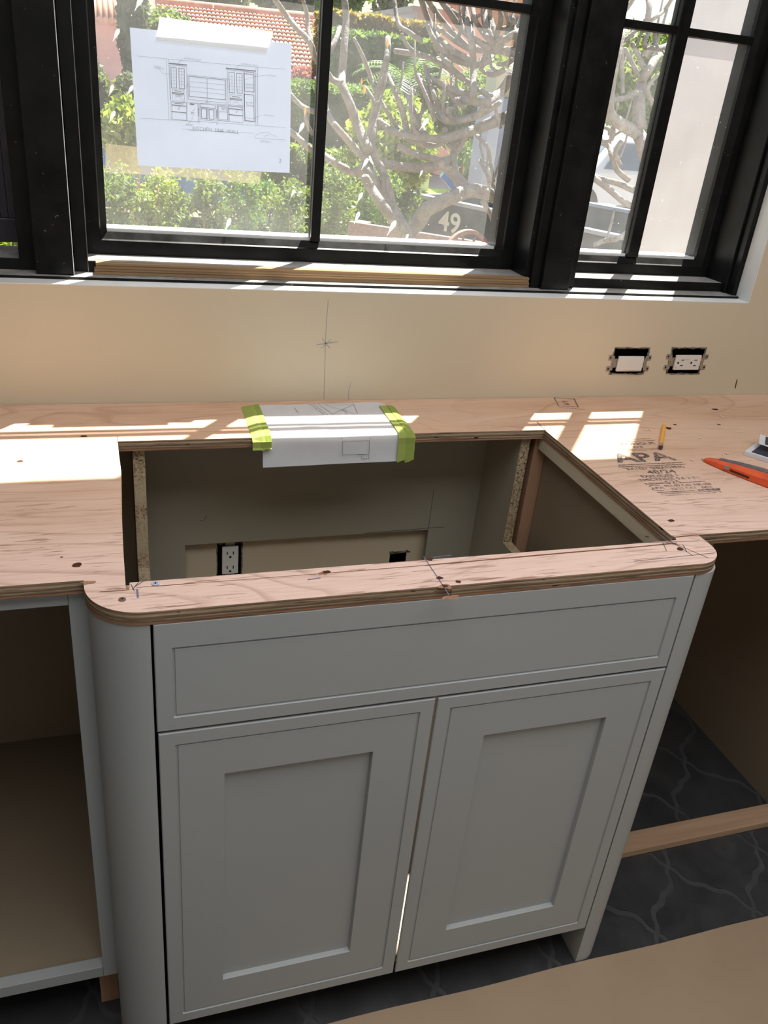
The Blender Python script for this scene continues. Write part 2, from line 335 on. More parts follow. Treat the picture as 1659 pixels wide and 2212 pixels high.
# ------------------------------------------------------------------ mesh helpers
class MB:
    def __init__(s): s.v = []; s.f = []; s.mi = []; s.sm = []
    def add(s, vs, fs, mi=0, smooth=False):
        o = len(s.v); s.v += [tuple(v) for v in vs]
        for f in fs: s.f.append([i + o for i in f]); s.mi.append(mi); s.sm.append(smooth)
        return s
    def box(s, x0, x1, y0, y1, z0, z1, mi=0):
        vs = [(x, y, z) for x in (x0, x1) for y in (y0, y1) for z in (z0, z1)]
        return s.add(vs, [(0, 1, 3, 2), (4, 6, 7, 5), (0, 4, 5, 1), (2, 3, 7, 6), (0, 2, 6, 4), (1, 5, 7, 3)], mi)
    def obox(s, M4, sx, sy, sz, mi=0):
        vs = [M4 @ Vector((x * sx / 2, y * sy / 2, z * sz / 2)) for x in (-1, 1) for y in (-1, 1) for z in (-1, 1)]
        return s.add(vs, [(0, 1, 3, 2), (4, 6, 7, 5), (0, 4, 5, 1), (2, 3, 7, 6), (0, 2, 6, 4), (1, 5, 7, 3)], mi)
    def prism(s, poly, a, b, axis='z', mi=0, side=None, smooth=False):
        """poly: 2D points; extruded from a to b along the axis"""
        n = len(poly)
        def P(p, t):
            return (p[0], p[1], t) if axis == 'z' else ((p[0], t, p[1]) if axis == 'y' else (t, p[0], p[1]))
        vs = [P(p, a) for p in poly] + [P(p, b) for p in poly]
        s.add(vs, [list(range(n))[::-1], [i + n for i in range(n)]], mi)
        o = len(s.v) - 2 * n
        for i in range(n):
            j = (i + 1) % n
            s.f.append([o + i, o + j, o + n + j, o + n + i]); s.mi.append(mi if side is None else side); s.sm.append(smooth)
        return s
    def tube(s, pts, rad, n=8, mi=0, cap=True, smooth=True):
        pts = [Vector(p) for p in pts]; k = len(pts)
        if not hasattr(rad, '__len__'): rad = [rad] * k
        prev = None; o = len(s.v)
        for i, p in enumerate(pts):
            d = (pts[min(i + 1, k - 1)] - pts[max(i - 1, 0)]).normalized()
            if prev is None:
                u = d.cross(Vector((0, 0, 1)));
                if u.length < 1e-3: u = d.cross(Vector((1, 0, 0)))
                u.normalize()
            else: u = (prev - d * prev.dot(d)).normalized()
            prev = u; v = d.cross(u)
            for j in range(n):
                a = 2 * math.pi * j / n
                s.v.append(tuple(p + (u * math.cos(a) + v * math.sin(a)) * rad[i]))
        for i in range(k - 1):
            for j in range(n):
                a = o + i * n + j; b = o + i * n + (j + 1) % n
                s.f.append([a, b, b + n, a + n]); s.mi.append(mi); s.sm.append(smooth)
        if cap:
            s.f.append([o + j for j in range(n)][::-1]); s.mi.append(mi); s.sm.append(False)
            s.f.append([o + (k - 1) * n + j for j in range(n)]); s.mi.append(mi); s.sm.append(False)
        return s
    def ribbon(s, pts, wd, nrm, mi=0):
        """thin flat stroke through pts lying in the plane of normal nrm"""
        pts = [Vector(p) for p in pts]; nrm = Vector(nrm)
        for a, b in zip(pts[:-1], pts[1:]):
            d = (b - a)
            if d.length < 1e-6: continue
            u = d.normalized().cross(nrm).normalized() * wd / 2
            e = d.normalized() * wd * 0.25
            s.add([a - u - e, a + u - e, b + u + e, b - u + e], [(0, 1, 2, 3)], mi)
        return s
    def disc(s, c, r, nrm=(0, 0, 1), n=14, mi=0, sx=1.0, jag=0.0, h=0.0):
        nrm = Vector(nrm); u = nrm.orthogonal().normalized() if abs(nrm.z) < .9 else Vector((1, 0, 0)); v = nrm.cross(u)
        vs = [Vector(c) + (u * math.cos(2 * math.pi * i / n) * sx + v * math.sin(2 * math.pi * i / n)) * r * (1 + random.uniform(-jag, jag)) for i in range(n)]
        if h: 
            vs2 = [q - nrm * h for q in vs]
            return s.add(vs + vs2, [list(range(n))] + [[i, i + n, (i + 1) % n + n, (i + 1) % n] for i in range(n)], mi)
        return s.add(vs, [list(range(n))], mi)
    def mesh(s, name, mats):
        me = bpy.data.meshes.new(name); me.from_pydata(s.v, [], s.f)
        for m in (mats if isinstance(mats, (list, tuple)) else [mats]): me.materials.append(m)
        me.polygons.foreach_set('material_index', s.mi); me.polygons.foreach_set('use_smooth', s.sm)
        me.update(); return me
    def build(s, name, mats, parent=None, bevel=0, seg=2, fix=True):
        me = s.mesh(name, mats)
        if fix:
            bm = bmesh.new(); bm.from_mesh(me); bmesh.ops.recalc_face_normals(bm, faces=bm.faces); bm.to_mesh(me); bm.free()
        o = bpy.data.objects.new(name, me); COL.objects.link(o)
        if parent is not None: 
            o.parent = parent
            w0 = parent.location if parent.parent is None else parent['w0']
            o.location = -Vector(w0)
            o['w0'] = (0.0, 0.0, 0.0)
        else:
            xs = [v[0] for v in s.v]; ys = [v[1] for v in s.v]; zs = [v[2] for v in s.v]
            c = Vector(((min(xs) + max(xs)) / 2, (min(ys) + max(ys)) / 2, min(zs)))
            me.transform(Matrix.Translation(-c)); o.location = c
        if bevel:
            b = o.modifiers.new('bevel', 'BEVEL'); b.width = bevel; b.segments = seg; b.limit_method = 'ANGLE'; b.angle_limit = math.radians(40)
        return o
def tag(o, label=None, cat=None, group=None, kind=None):
    if label: o['label'] = label
    if cat: o['category'] = cat
    if group: o['group'] = group
    if kind: o['kind'] = kind
    return o
def thing(name, label, cat, loc, group=None, kind=None):
    o = bpy.data.objects.new(name, None); COL.objects.link(o); o.location = loc; o.empty_display_size = 0.05
    return tag(o, label, cat, group, kind)
def subpart(mb, name, mats, part, bevel=0):
    """a piece below a part; the part's own frame is world-aligned with its thing removed"""
    me = mb.mesh(name, mats); bm = bmesh.new(); bm.from_mesh(me); bmesh.ops.recalc_face_normals(bm, faces=bm.faces); bm.to_mesh(me); bm.free()
    o = bpy.data.objects.new(name, me); COL.objects.link(o); o.parent = part
    if part.parent is None: o.location = -part.location
    if bevel:
        b = o.modifiers.new('bevel', 'BEVEL'); b.width = bevel; b.segments = 2; b.limit_method = 'ANGLE'
    return o
def text_faces(mb, s, size, org, ux, uy, mi=0, bold=0.0, fitw=None, align='LEFT'):
    """lettering as flat faces, baseline start org, unit axes ux (along) and uy (up)"""
    cu = bpy.data.curves.new('t', 'FONT'); cu.body = s; cu.size = 1.0; cu.offset = bold; cu.resolution_u = 3; cu.fill_mode = 'FRONT'
    ob = bpy.data.objects.new('t', cu); COL.objects.link(ob)
    dg = bpy.context.evaluated_depsgraph_get(); me = bpy.data.meshes.new_from_object(ob.evaluated_get(dg))
    xs = [v.co.x for v in me.vertices]; ys = [v.co.y for v in me.vertices]
    x0, x1 = min(xs), max(xs); y0, y1 = min(ys), max(ys); k = size / max(1e-6, (y1 - y0))
    kx = (fitw / (x1 - x0)) if fitw else k
    org, ux, uy = Vector(org), Vector(ux), Vector(uy)
    mb.add([org + ux * ((v.co.x - x0) * kx) + uy * ((v.co.y - y0) * k) for v in me.vertices], [list(p.vertices) for p in me.polygons], mi)
    bpy.data.objects.remove(ob); bpy.data.curves.remove(cu); bpy.data.meshes.remove(me)
def arc(cx, cy, r, a0, a1, n=10):
    return [(cx + r * math.cos(math.radians(a0 + (a1 - a0) * i / n)), cy + r * math.sin(math.radians(a0 + (a1 - a0) * i / n))) for i in range(n + 1)]
def grid_wall(mb, x0, x1, z0, z1, holes, ya, yb, mi=0):
    """wall slab in the XZ plane from ya to yb with rectangular holes, built as abutting blocks without inner faces shown"""
    xs = sorted({x0, x1, *[h[0] for h in holes], *[h[1] for h in holes]}); zs = sorted({z0, z1, *[h[2] for h in holes], *[h[3] for h in holes]})
    cell = {}
    for i in range(len(xs) - 1):
        for j in range(len(zs) - 1):
            cx, cz = (xs[i] + xs[i + 1]) / 2, (zs[j] + zs[j + 1]) / 2
            cell[i, j] = not any(h[0] < cx < h[1] and h[2] < cz < h[3] for h in holes)
    for (i, j), s_ in cell.items():
        if not s_: continue
        a, b, c, d = xs[i], xs[i + 1], zs[j], zs[j + 1]
        mb.add([(a, ya, c), (b, ya, c), (b, ya, d), (a, ya, d)], [(0, 1, 2, 3)], mi)
        mb.add([(a, yb, c), (b, yb, c), (b, yb, d), (a, yb, d)], [(3, 2, 1, 0)], mi)
        for di, dj, q in ((-1, 0, [(a, ya, c), (a, yb, c), (a, yb, d), (a, ya, d)]), (1, 0, [(b, ya, c), (b, yb, c), (b, yb, d), (b, ya, d)]),
                          (0, -1, [(a, ya, c), (b, ya, c), (b, yb, c), (a, yb, c)]), (0, 1, [(a, ya, d), (b, ya, d), (b, yb, d), (a, yb, d)])):
            if not cell.get((i + di, j + dj), False): mb.add(q, [(0, 1, 2, 3)], mi)
    return mb

# ================================================================== SETTING
WX0, WX1, WZ0, WZ1 = -0.565, 1.353, 1.1145, 2.22      # window opening
SW_H = (1.036, 1.124, 0.952, 1.011); GF_H = (1.183, 1.272, 0.952, 1.012); LO_H = (0.1855, 0.2385, 0.46, 0.588)
H2 = (0.572, 0.612, 0.49, 0.5340)
mb = MB(); grid_wall(mb, -2.8, 3.4, 0.0, 2.6, [(WX0, WX1, WZ0, WZ1), SW_H, GF_H, LO_H, H2], 0.0, 0.20)
wall = tag(mb.build('wall_back', WALL, fix=False), kind='structure')
me = wall.data
# pencil marks and the crayon tick on the wall
yy = -0.0006
mb = MB()
mb.ribbon([(0.3915, yy, 1.100), (0.3905, yy, 1.06), (0.3912, yy, 1.0157), (0.3935, yy, 0.96), (0.3955, yy, 0.903)], 0.0008, (0, 1, 0))
mb.ribbon([(0.3739, yy, 1.0130), (0.390, yy, 1.0158), (0.4151, yy, 1.0195)], 0.0010, (0, 1, 0))
mb.ribbon([(0.384, yy, 1.026), (0.400, yy, 1.007)], 0.0010, (0, 1, 0)); mb.ribbon([(0.383, yy, 1.006), (0.402, yy, 1.025)], 0.0009, (0, 1, 0))
mb.ribbon([(0.449, yy, 0.938), (0.4455, yy, 0.92), (0.4462, yy, 0.902)], 0.0008, (0, 1, 0))
subpart(mb, 'pencil_mark', INKD, wall)
mb = MB(); mb.ribbon([(1.3829, yy, 0.937), (1.3835, yy, 0.927), (1.3848, yy, 0.9167)], 0.0026, (0, 1, 0)); subpart(mb, 'crayon_tick', HOLE, wall)
# white plaster return around the opening
mb = MB()
mb.box(WX0, WX1, 0.0, 0.036, WZ0 - 0.0, WZ0 + 0.0012); mb.box(WX1 - 0.0012, WX1, -0.0, 0.045, WZ0, WZ1); mb.box(WX0, WX0 + 0.0012, 0, 0.045, WZ0, WZ1)
tag(mb.build('trim_1', WHITE), kind='structure')
mb = MB(); mb.box(-2.8, 3.4, -4.4, 0.25, -0.03, -0.0012); floor = tag(mb.build('floor', GROUT), kind='structure')
mb = MB(); mb.box(-2.8, 3.4, -4.4, 0.2, 2.6, 2.65); tag(mb.build('ceiling', plain('ceiling_paint', (0.7, 0.69, 0.66))), kind='structure')
mb = MB(); mb.box(-2.85, -2.8, -4.4, 0.2, 0, 2.6); tag(mb.build('wall_left', WALL), kind='structure')
mb = MB(); mb.box(3.4, 3.45, -4.4, 0.2, 0, 2.6); tag(mb.build('wall_right', WALL), kind='structure')
mb = MB(); mb.box(-2.85, 3.45, -4.45, -4.4, 0, 2.6); tag(mb.build('wall_front', WALL), kind='structure')
# outside skin of the house: eave above the windows
mb = MB(); mb.box(-2.8, 3.4, 0.2, 0.30, 2.60, 2.72); tag(mb.build('trim_2', STUCCO), kind='structure')

# lantern-shaped floor tiles, each a piece of the floor
def lantern(cx, cy, wd, hg, inset):
    base = [(0.0, 0.5), (0.035, 0.455), (0.045, 0.40), (0.075, 0.345), (0.13, 0.31), (0.19, 0.295), (0.225, 0.275)]
    q = base + [(0.5 - y_, 0.5 - x_) for x_, y_ in []]
    sym = [(0.5 - x_, 0.5 - y_) for x_, y_ in base[::-1]]
    # the side curve runs from the top node to the right node and is point-symmetric about (0.25,0.25)
    q = base + sym[0:]
    pts = q[:-1] + [(x_, -y_) for x_, y_ in q[::-1]][:-1] + [(-x_, -y_) for x_, y_ in q[:-1]] + [(-x_, y_) for x_, y_ in q[::-1]][:-1]
    out = []
    for x_, y_ in pts:
        px, py = x_ * wd, y_ * hg; L = math.hypot(px, py)
        k = (L - inset * 1.3) / L if L > 0 else 1
        out.append((px * k, py * k))
    return out
TW, TH = 0.24, 0.277
lp = lantern(0, 0, TW, TH, 0.0056)
tmb = MB(); tmb.prism(lp, -0.006, 0.0)
tile_me = tmb.mesh('floor_tile', TILE)
bm = bmesh.new(); bm.from_mesh(tile_me); bmesh.ops.recalc_face_normals(bm, faces=bm.faces); bm.to_mesh(tile_me); bm.free()
for i in range(-6, 16):
    for j in range(-8, 3):
        for k in (0, 1):
            cx = 0.025 + (i + 0.5 * k) * TW; cy = -0.534 + (j + 3 + 0.5 * k) * TH
            if cx < -1.0 or cx > 2.0 or cy < -0.86 or cy > -0.1: continue
            o = bpy.data.objects.new('floor_tile', tile_me); COL.objects.link(o); o.parent = floor
            o.location = Vector((cx, cy, 0.0)) - floor.location

# ================================================================== WINDOWS
YG = 0.165
def sash(win, x0, x1, z0, z1, gx0, gx1, gz0, gz1, vx, hz, names=('sash', 'glass_pane')):
    """black sash with bevelled inner edges, bars on both faces and one pane per light"""
    m = MB(); ya, yb = 0.142, 0.198
    for (a, b, c, d, ia, ib, ic, id_) in ((x0, x1, z0, z1, gx0, gx1, gz0, gz1),):
        ins = 0.010
        # four members: outer rectangle > shoulder > chamfer to glass
        def loop(ax, bx, az, bz, y): return [(ax, y, az), (bx, y, az), (bx, y, bz), (ax, y, bz)]
        L = [loop(a, b, c, d, ya), loop(ia - 0.013, ib + 0.013, ic - 0.013, id_ + 0.013, ya), loop(ia - 0.011, ib + 0.011, ic - 0.011, id_ + 0.011, ya + 0.004),
             loop(ia, ib, ic, id_, ya + 0.014), loop(ia, ib, ic, id_, YG), loop(ia, ib, ic, id_, yb), loop(a, b, c, d, yb)]
        for p, q in zip(L[:-1], L[1:]):
            for i in range(4):
                j = (i + 1) % 4
                m.add([p[i], p[j], q[j], q[i]], [(0, 1, 2, 3)])
        p, q = L[0], L[-1]
        for i in range(4):
            j = (i + 1) % 4; m.add([p[i], p[j], q[j], q[i]], [(0, 1, 2, 3)])
    s_ = m.build(names[0], BLACK, win)
    g = MB()
    g.box(gx0, gx1, YG - 0.004, YG - 0.001, gz0, gz0 + 0.006); g.box(gx0, gx1, YG + 0.012, YG + 0.05, gz0, gz0 + 0.004)
    g.build('glazing_bead', WHITE, win)
    for vx0, vx1 in vx:
        b = MB(); b.box(vx0, vx1, 0.150, YG - 0.0015, gz0, gz1); b.box(vx0, vx1, YG + 0.005, 0.181, gz0, gz1)
        b.build('glazing_bar', BLACK, win, 0.0015)
        b = MB(); b.box(vx0 + .001, vx0 + .004, YG + 0.0005, YG + 0.0045, gz0, gz1)
    for hz0, hz1 in hz:
        b = MB(); b.box(gx0, gx1, 0.1505, YG - 0.001, hz0, hz1); b.box(gx0, gx1, YG + 0.0055, 0.1805, hz0, hz1)
        b.build('glazing_bar', BLACK, win, 0.0015)
    xs = [gx0] + [v for p in vx for v in p] + [gx1]; zs = [gz0] + [v for p in hz for v in p] + [gz1]
    for i in range(0, len(xs), 2):
        for j in range(0, len(zs), 2):
            b = MB(); y = YG + 0.001
            b.add([(xs[i] - .001, y, zs[j] - .001), (xs[i + 1] + .001, y, zs[j] - .001), (xs[i + 1] + .001, y, zs[j + 1] + .001), (xs[i] - .001, y, zs[j + 1] + .001)], [(0, 1, 2, 3)])
            b.build(names[1], GLASS, win, fix=False)
HZ = [(1.6135, 1.6285)]; ZT = 2.105
win1 = thing('window_1', None, None, (0.394, 0.1, WZ0), kind='structure')
sash(win1, -0.056, 0.857, 1.141, 2.15, 0.0015, 0.791, 1.1785, ZT, [(0.3868, 0.4054)], HZ)
win2 = thing('window_2', None, None, (1.14, 0.1, WZ0), kind='structure')
sash(win2, 0.9225, 1.3515, 1.141, 2.15, 0.972, 1.304, 1.1755, ZT, [(1.1175, 1.1450)], HZ)
# left casement: swung open outwards, hinged on its right stile
win3 = thing('window_3', None, None, (-0.119, 0.15, WZ0), kind='structure')
m = MB(); yb0, yb1 = 0.200, 0.232
for a in ((-0.560, -0.125, 1.1440, 1.1865), (-0.560, -0.125, 2.10, 2.15), (-0.1690, -0.125, 1.1867, 2.0998), (-0.560, -0.516, 1.1867, 2.0998)): 
    m = MB(); m.box(a[0], a[1], yb0, yb1, a[2], a[3]); m.build('screen_frame', DUSTBLK, win3, .0015)
m = MB(); m.ribbon([(-0.1692, yb0 - .0003, 1.1863), (-0.125, yb0 - .0003, 1.1442)], .0006, (0, 1, 0)); m.build('mitre_joint', BLACK, win3, fix=False)
m = MB(); m.box(-0.182, -0.1694, .204, .228, 1.1869, 2.0996); m.box(-0.515, -0.1825, .204, .228, 1.1869, 1.196); m.build('inner_stop', DUSTBLK, win3, .001)
m = MB(); m.add([(-0.516, .215, 1.196), (-0.182, .215, 1.196), (-0.182, .215, 2.10), (-0.516, .215, 2.10)], [(0, 1, 2, 3)]); m.build('insect_screen', SCREEN, win3, fix=False)
# fixed frame, mullions, stepped black sill
fr = thing('trim_3', None, None, (0.394, 0.1, WZ0), kind='structure')
def mull(x0, x1, jl, jr, name='mullion'):
    m = MB(); m.box(x0, x1, 0.046, 0.20, WZ0 + 0.0065, WZ1); o = m.build(name, BLACK, fr, 0.0012)
    m = MB()
    if jl: m.box(x0 - jl, x0 - 0.0004, 0.078, 0.1975, WZ0 + 0.0065, WZ1)
    if jr: m.box(x1 + 0.0004, x1 + jr, 0.078 if x0 < 0 else 0.066, 0.1415, WZ0 + 0.0065, WZ1)
    m.build('jamb_stop', BLACK, fr, 0.001)
mull(-0.119, -0.057, 0.028, 0.0235)
mull(0.858, 0.922, 0.0, 0.022)
m = MB(); m.box(0.828, 0.8576, 0.070, 0.1415, WZ0 + 0.0065, WZ1); m.box(0.838, 0.8576, 0.058, 0.0698, WZ0 + 0.0065, WZ1); m.build('jamb_stop', BLACK, fr, 0.001)
m = MB(); m.box(1.340, 1.352, 0.045, 0.1415, WZ0 + 0.003, WZ1); m.box(1.334, 1.3398, 0.066, 0.1415, WZ0 + 0.0065, WZ1); m.build('jamb_stop', BLACK, fr, 0.0012)
m = MB(); m.box(-0.0578, -0.0566, 0.0452, 0.0458, WZ0 + .007, WZ1); m.build('pale_edge_strip', PALE, fr)  # thin pale strip along the mullion edge
m = MB(); m.box(-0.0342, -0.0336, 0.0774, 0.0778, WZ0 + .007, WZ1); m.build('pale_edge_strip', STEEL, fr)  # thinner grey strip along the jamb stop edge
m = MB(); m.box(WX0, WX0 + 0.02, 0.045, 0.20, WZ0 + 0.0065, WZ1); m.build('jamb_stop', BLACK, fr, 0.0012)
m = MB(); m.box(WX0, WX1, 0.05, 0.1415, 2.12, WZ1); m.box(WX0, WX1, 0.1418, 0.20, 2.1502, WZ1); m.build('head_rail', BLACK, fr, 0.001)
m = MB(); m.prism([(0.036, WZ0 + 0.0004), (0.036, 1.1205), (0.037, 1.1208), (0.079, 1.1208), (0.080, 1.139), (0.081, 1.1402), (0.141, 1.1402), (0.21, 1.136), (0.235, 1.128), (0.235, WZ0 + .0004)], WX0, WX1, 'x')
o = m.build('stepped_sill', [BLACK, SILL], fr)
for p in o.data.polygons:
    if p.normal.z > 0.9: p.material_index = 1
# hardwood strips left on the sill
for k, (x0, x1, y0, z0, z1) in enumerate(((-0.0235, 0.835, 0.0585, 1.1212, 1.1305), (-0.0205, 0.834, 0.0600, 1.1309, 1.1408))):
    m = MB(); m.prism([(y0, z0), (y0, z0 + .003), (y0 + .0012, z0 + .0035), (y0 + .0012, z0 + .0055), (y0, z0 + .006), (y0, z1), (0.0788, z1), (0.0788, z0)], x0, x1, 'x')
    tag(m.build('wood_strip', HARD), ['long brown wood strip lying on the centre window sill, lower of two', 'long brown wood strip on top of the other on the centre window sill'][k], 'wood strip', 'wood strips on the sill')
# leaf-shaped smears on the glass
for (px, py, sz, an) in ((300, 6, 15, 60), (251, 75, 12, 60), (240, 195, 11, 65), (281, 195, 11, 55), (242, 252, 12, 60), (650, 278, 13, 65), (632, 419, 9, 65),
                         (492, 485, 14, 68), (916, 268, 14, 55), (788, 354, 13, 62), (909, 376, 8, 70), (777, 427, 12, 65), (771, 470, 13, 70), (846, 492, 17, 62), (878, 514, 9, 72)):
    c = at(px, py, YG - 0.0005); s_ = sz / 1788 * (c - CAM).length; a = math.radians(an)
    m = MB(); d = Vector((math.cos(a), 0, math.sin(a))); u = Vector((-math.sin(a), 0, math.cos(a)))
    prof = [(-1.15, 0), (-.9, .06), (-.55, .10), (-.1, .30), (.4, .42), (.8, .30), (1.0, 0)]
    pts = [c + d * (s_ * t) + u * (s_ * w_ * .75) for t, w_ in prof] + [c + d * (s_ * t) - u * (s_ * w_ * .75) for t, w_ in prof[1:-1][::-1]]
    m.add(pts, [list(range(len(pts)))]); m.build('glass_smear', SMEAR, win1, fix=False)
m = MB(); m.add([at(228, 310, .1645), at(228, 372, .1645), at(430, 385, .1645), at(560, 398, .1645), at(565, 372, .1645), at(430, 360, .1645), at(300, 345, .1645), at(300, 318, .1645)], [list(range(8))]); m.build('tape_residue', TAPEO, win1, fix=False)

# ------------------------------------------------------------------ elevation drawing taped to the glass
dr = thing('elevation_drawing', 'sheet with a pencil kitchen elevation taped to the centre window glass', 'drawing', at(460, 365, 0.16))
YP = 0.1615
def cp(x, y, Y=YP): return at(270 + x / 4.366, 20 + y / 4.366, Y)
m = MB(); N = 10
tl, tr, br, bl = [cp(*p) for p in ((45, 172), (1572, 325), (1552, 1543), (122, 1475))]
vs = []
for j in range(N + 1):
    for i in range(N + 1):
        u, v = i / N, j / N
        p = (tl * (1 - u) + tr * u) * (1 - v) + (bl * (1 - u) + br * u) * v
        p = p + Vector((0, -0.0012 * noise.noise(Vector((u * 3, v * 3, 1))) - 0.0008 * v, 0)); vs.append(p)
m.add(vs, [(j * (N + 1) + i, j * (N + 1) + i + 1, (j + 1) * (N + 1) + i + 1, (j + 1) * (N + 1) + i) for j in range(N) for i in range(N)], 0, True)
m.build('paper_sheet', PAPERW, dr, fix=False)
YI = YP - 0.0028
m = MB(); mf = MB()
def ln(pts, wd=0.0007, faint=False): (mf if faint else m).ribbon([cp(x, y, YI) for x, y in pts], wd * .7, (0, 1, 0))
def sk(x, y, s0=0.0): return (x, y + (x - 400) * 0.10)       # drawing is tilted on the sheet
def rc(x0, y0, x1, y1, wd=0.0007, f=False):
    ln([sk(x0, y0), sk(x1, y0), sk(x1 + (y1 - y0) * .01, y1), sk(x0 + (y1 - y0) * .03, y1), sk(x0, y0)], wd, f)
ln([(110, 440), (520, 480), (1230, 545), (1515, 565)], .0006, True); ln([(150, 1028), (650, 1055), (1510, 1115)], .0006, True)
ln([(388, 468), (415, 1045)], .0006, True); ln([(410, 470), (436, 1045)], .0006, True); ln([(1235, 545), (1235, 1100)], .0006, True); ln([(1252, 548), (1252, 1095)], .0008, True)
for x0, x1, y in ((415, 585, 508), (952, 1230, 500)): ln([sk(x0, y), sk(x1, y)], .0024); ln([sk(x0 + 8, y + 12), sk(x1 - 8, y + 12)], .0008)
for x0 in (420, 965): ln([sk(x0, 525), sk(x0 + 10, 850)]); ln([sk(x0 + 160, 525), sk(x0 + 165, 850)])
for x0 in (433, 507, 980, 1052):
    rc(x0, 545 - (x0 > 900) * 8, x0 + 52, 735 - (x0 > 900) * 10, .0012)
    ln([sk(x0 + 27, 550), sk(x0 + 30, 730)], .0005)
    for q in range(1, 6): ln([sk(x0, 545 + q * 30), sk(x0 + 54, 545 + q * 30)], .0005)
rc(590, 600, 960, 830, .0008); rc(602, 612, 946, 800, .0013)
ln([sk(773, 612), sk(776, 800)], .0008)
for q in (660, 708, 750): ln([sk(604, q), sk(944, q)], .0006)
ln([sk(773, 815), sk(773, 842)], .0010); ln([sk(750, 842), sk(798, 842)], .0008)
for x0 in (445, 990):
    rc(x0, 745, x0 + 112, 790); ln([sk(x0, 780), sk(x0 + 112, 780)], .0018); ln([sk(x0 + 20, 760), sk(x0 + 90, 762)], .0016, True)
    rc(x0, 792, x0 + 115, 855, .0006); ln([sk(x0 + 30, 825), sk(x0 + 60, 808), sk(x0 + 85, 828), sk(x0 + 112, 845)], .0006)
ln([sk(436, 868), sk(1115, 838)], .0007)
rc(440, 868, 578, 1030, .0008)
for q in (898, 960): ln([sk(440, q), sk(578, q)], .0018)
ln([sk(465, 880), sk(555, 878)], .0012, True); ln([(500, 925), (508, 945), (522, 905)], .0007)
rc(585, 862, 690, 1035, .0006, True); ln([sk(615, 872), sk(650, 872)], .003)
ln([(615, 960), (655, 995)], .0007); ln([(655, 940), (620, 995)], .0007); ln([(625, 975), (660, 978)], .0006)
for x0 in (690, 862): 
    for q in range(6): ln([sk(x0, 900 + q * 14), sk(x0 + 8, 904 + q * 14)], .0016)
    rc(x0 - 4, 862, x0 + 14, 1040, .0005, True)
rc(708, 860, 850, 890, .0008); rc(708, 893, 775, 1010, .0007); rc(720, 905, 768, 995, .0014); rc(780, 893, 848, 1010, .0007); rc(792, 905, 838, 995, .0014)
rc(872, 855, 975, 1000, .0009); rc(882, 868, 965, 990, .0010)
rc(980, 852, 1112, 1000, .0008)
for q in (878, 935): ln([sk(980, q), sk(1112, q)], .0018)
ln([(1045, 960), (1052, 978), (1066, 940)], .0007)
rc(1115, 520, 1228, 980, .0007); rc(1125, 535, 1216, 700, .0014); rc(1125, 728, 1216, 975, .0013); ln([sk(1125, 950), sk(1216, 950)], .0006)
for pts in ([(500, 510), (545, 460)], [(1025, 585), (1085, 520)], [(325, 565), (355, 605), (435, 612)], [(575, 735), (605, 700)], [(965, 738), (995, 712)], [(1130, 665), (1200, 640), (1320, 622)], [(1225, 635), (1250, 608)],
            [(595, 1085), (630, 1040), (648, 985)], [(1215, 1025), (1290, 998)]): ln(pts, .0005)
ln([(540, 1128), (1020, 1165)], .0006, True); ln([(600, 1140), (1218, 1168)], .0006, True)
ln([(1220, 1212), (1245, 1180), (1290, 1160), (1350, 1160), (1400, 1190), (1430, 1198)], .0005); ln([(1220, 1215), (1520, 1232)], .0006, True)
ln([(1315, 1210), (1325, 1192), (1365, 1185)], .0005)
ux = (cp(900, 1140, YI) - cp(700, 1122, YI)).normalized(); uz = Vector((0, 0, 1))
for s_, x, y, sz, wd in (('INTERIOR LIGHT', 560, 470, .0028, .029), ('GLASS SHELVES', 1330, 628, .0024, .018), ('GLASS', 272, 545, .0026, .012), ('SHELVES', 280, 560, .0026, .016), ('INTERIOR LIGHT', 1095, 524, .0028, .030),
                        ('KITCHEN  SINK  WALL', 640, 1138, .0062, .083), ('BASE', 575, 1096, .003, .012), ('DETAIL 2', 1280, 1252, .003, .019), ('ADJ SHELF', 1310, 1006, .0026, .020), ('interior', 1135, 715, .004, .017), ('shelves', 1140, 745, .004, .015),
                        ('pull', 1145, 890, .004, .012), ('shelves', 1145, 915, .004, .014), ('BIN', 912, 948, .004, .009), ('pullout', 893, 975, .004, .014), ('2', 1452, 1445, .007, .004), ('oven', 475, 820, .0035, .012)):
    text_faces(mf if sz > .005 else m, s_, sz, cp(x, y, YI), ux, uz, 0, -.01, wd)
mf.v, mf.f
m.build('pencil_drawing', INKD, dr, fix=False); mf.build('faint_line', INKL, dr, fix=False)
# white masking tape along the top edge of the sheet: above the sheet it touches the glass
m = MB(); m.add([cp(x, y, YP - .004) for x, y in ((325, 72), (1392, 210), (1398, 228), (1375, 300), (1330, 413), (288, 292), (305, 208), (318, 140))], [list(range(8))])
tag(m.build('masking_tape', TAPEW, fix=False), 'strip of white masking tape holding the top of the window drawing', 'tape')

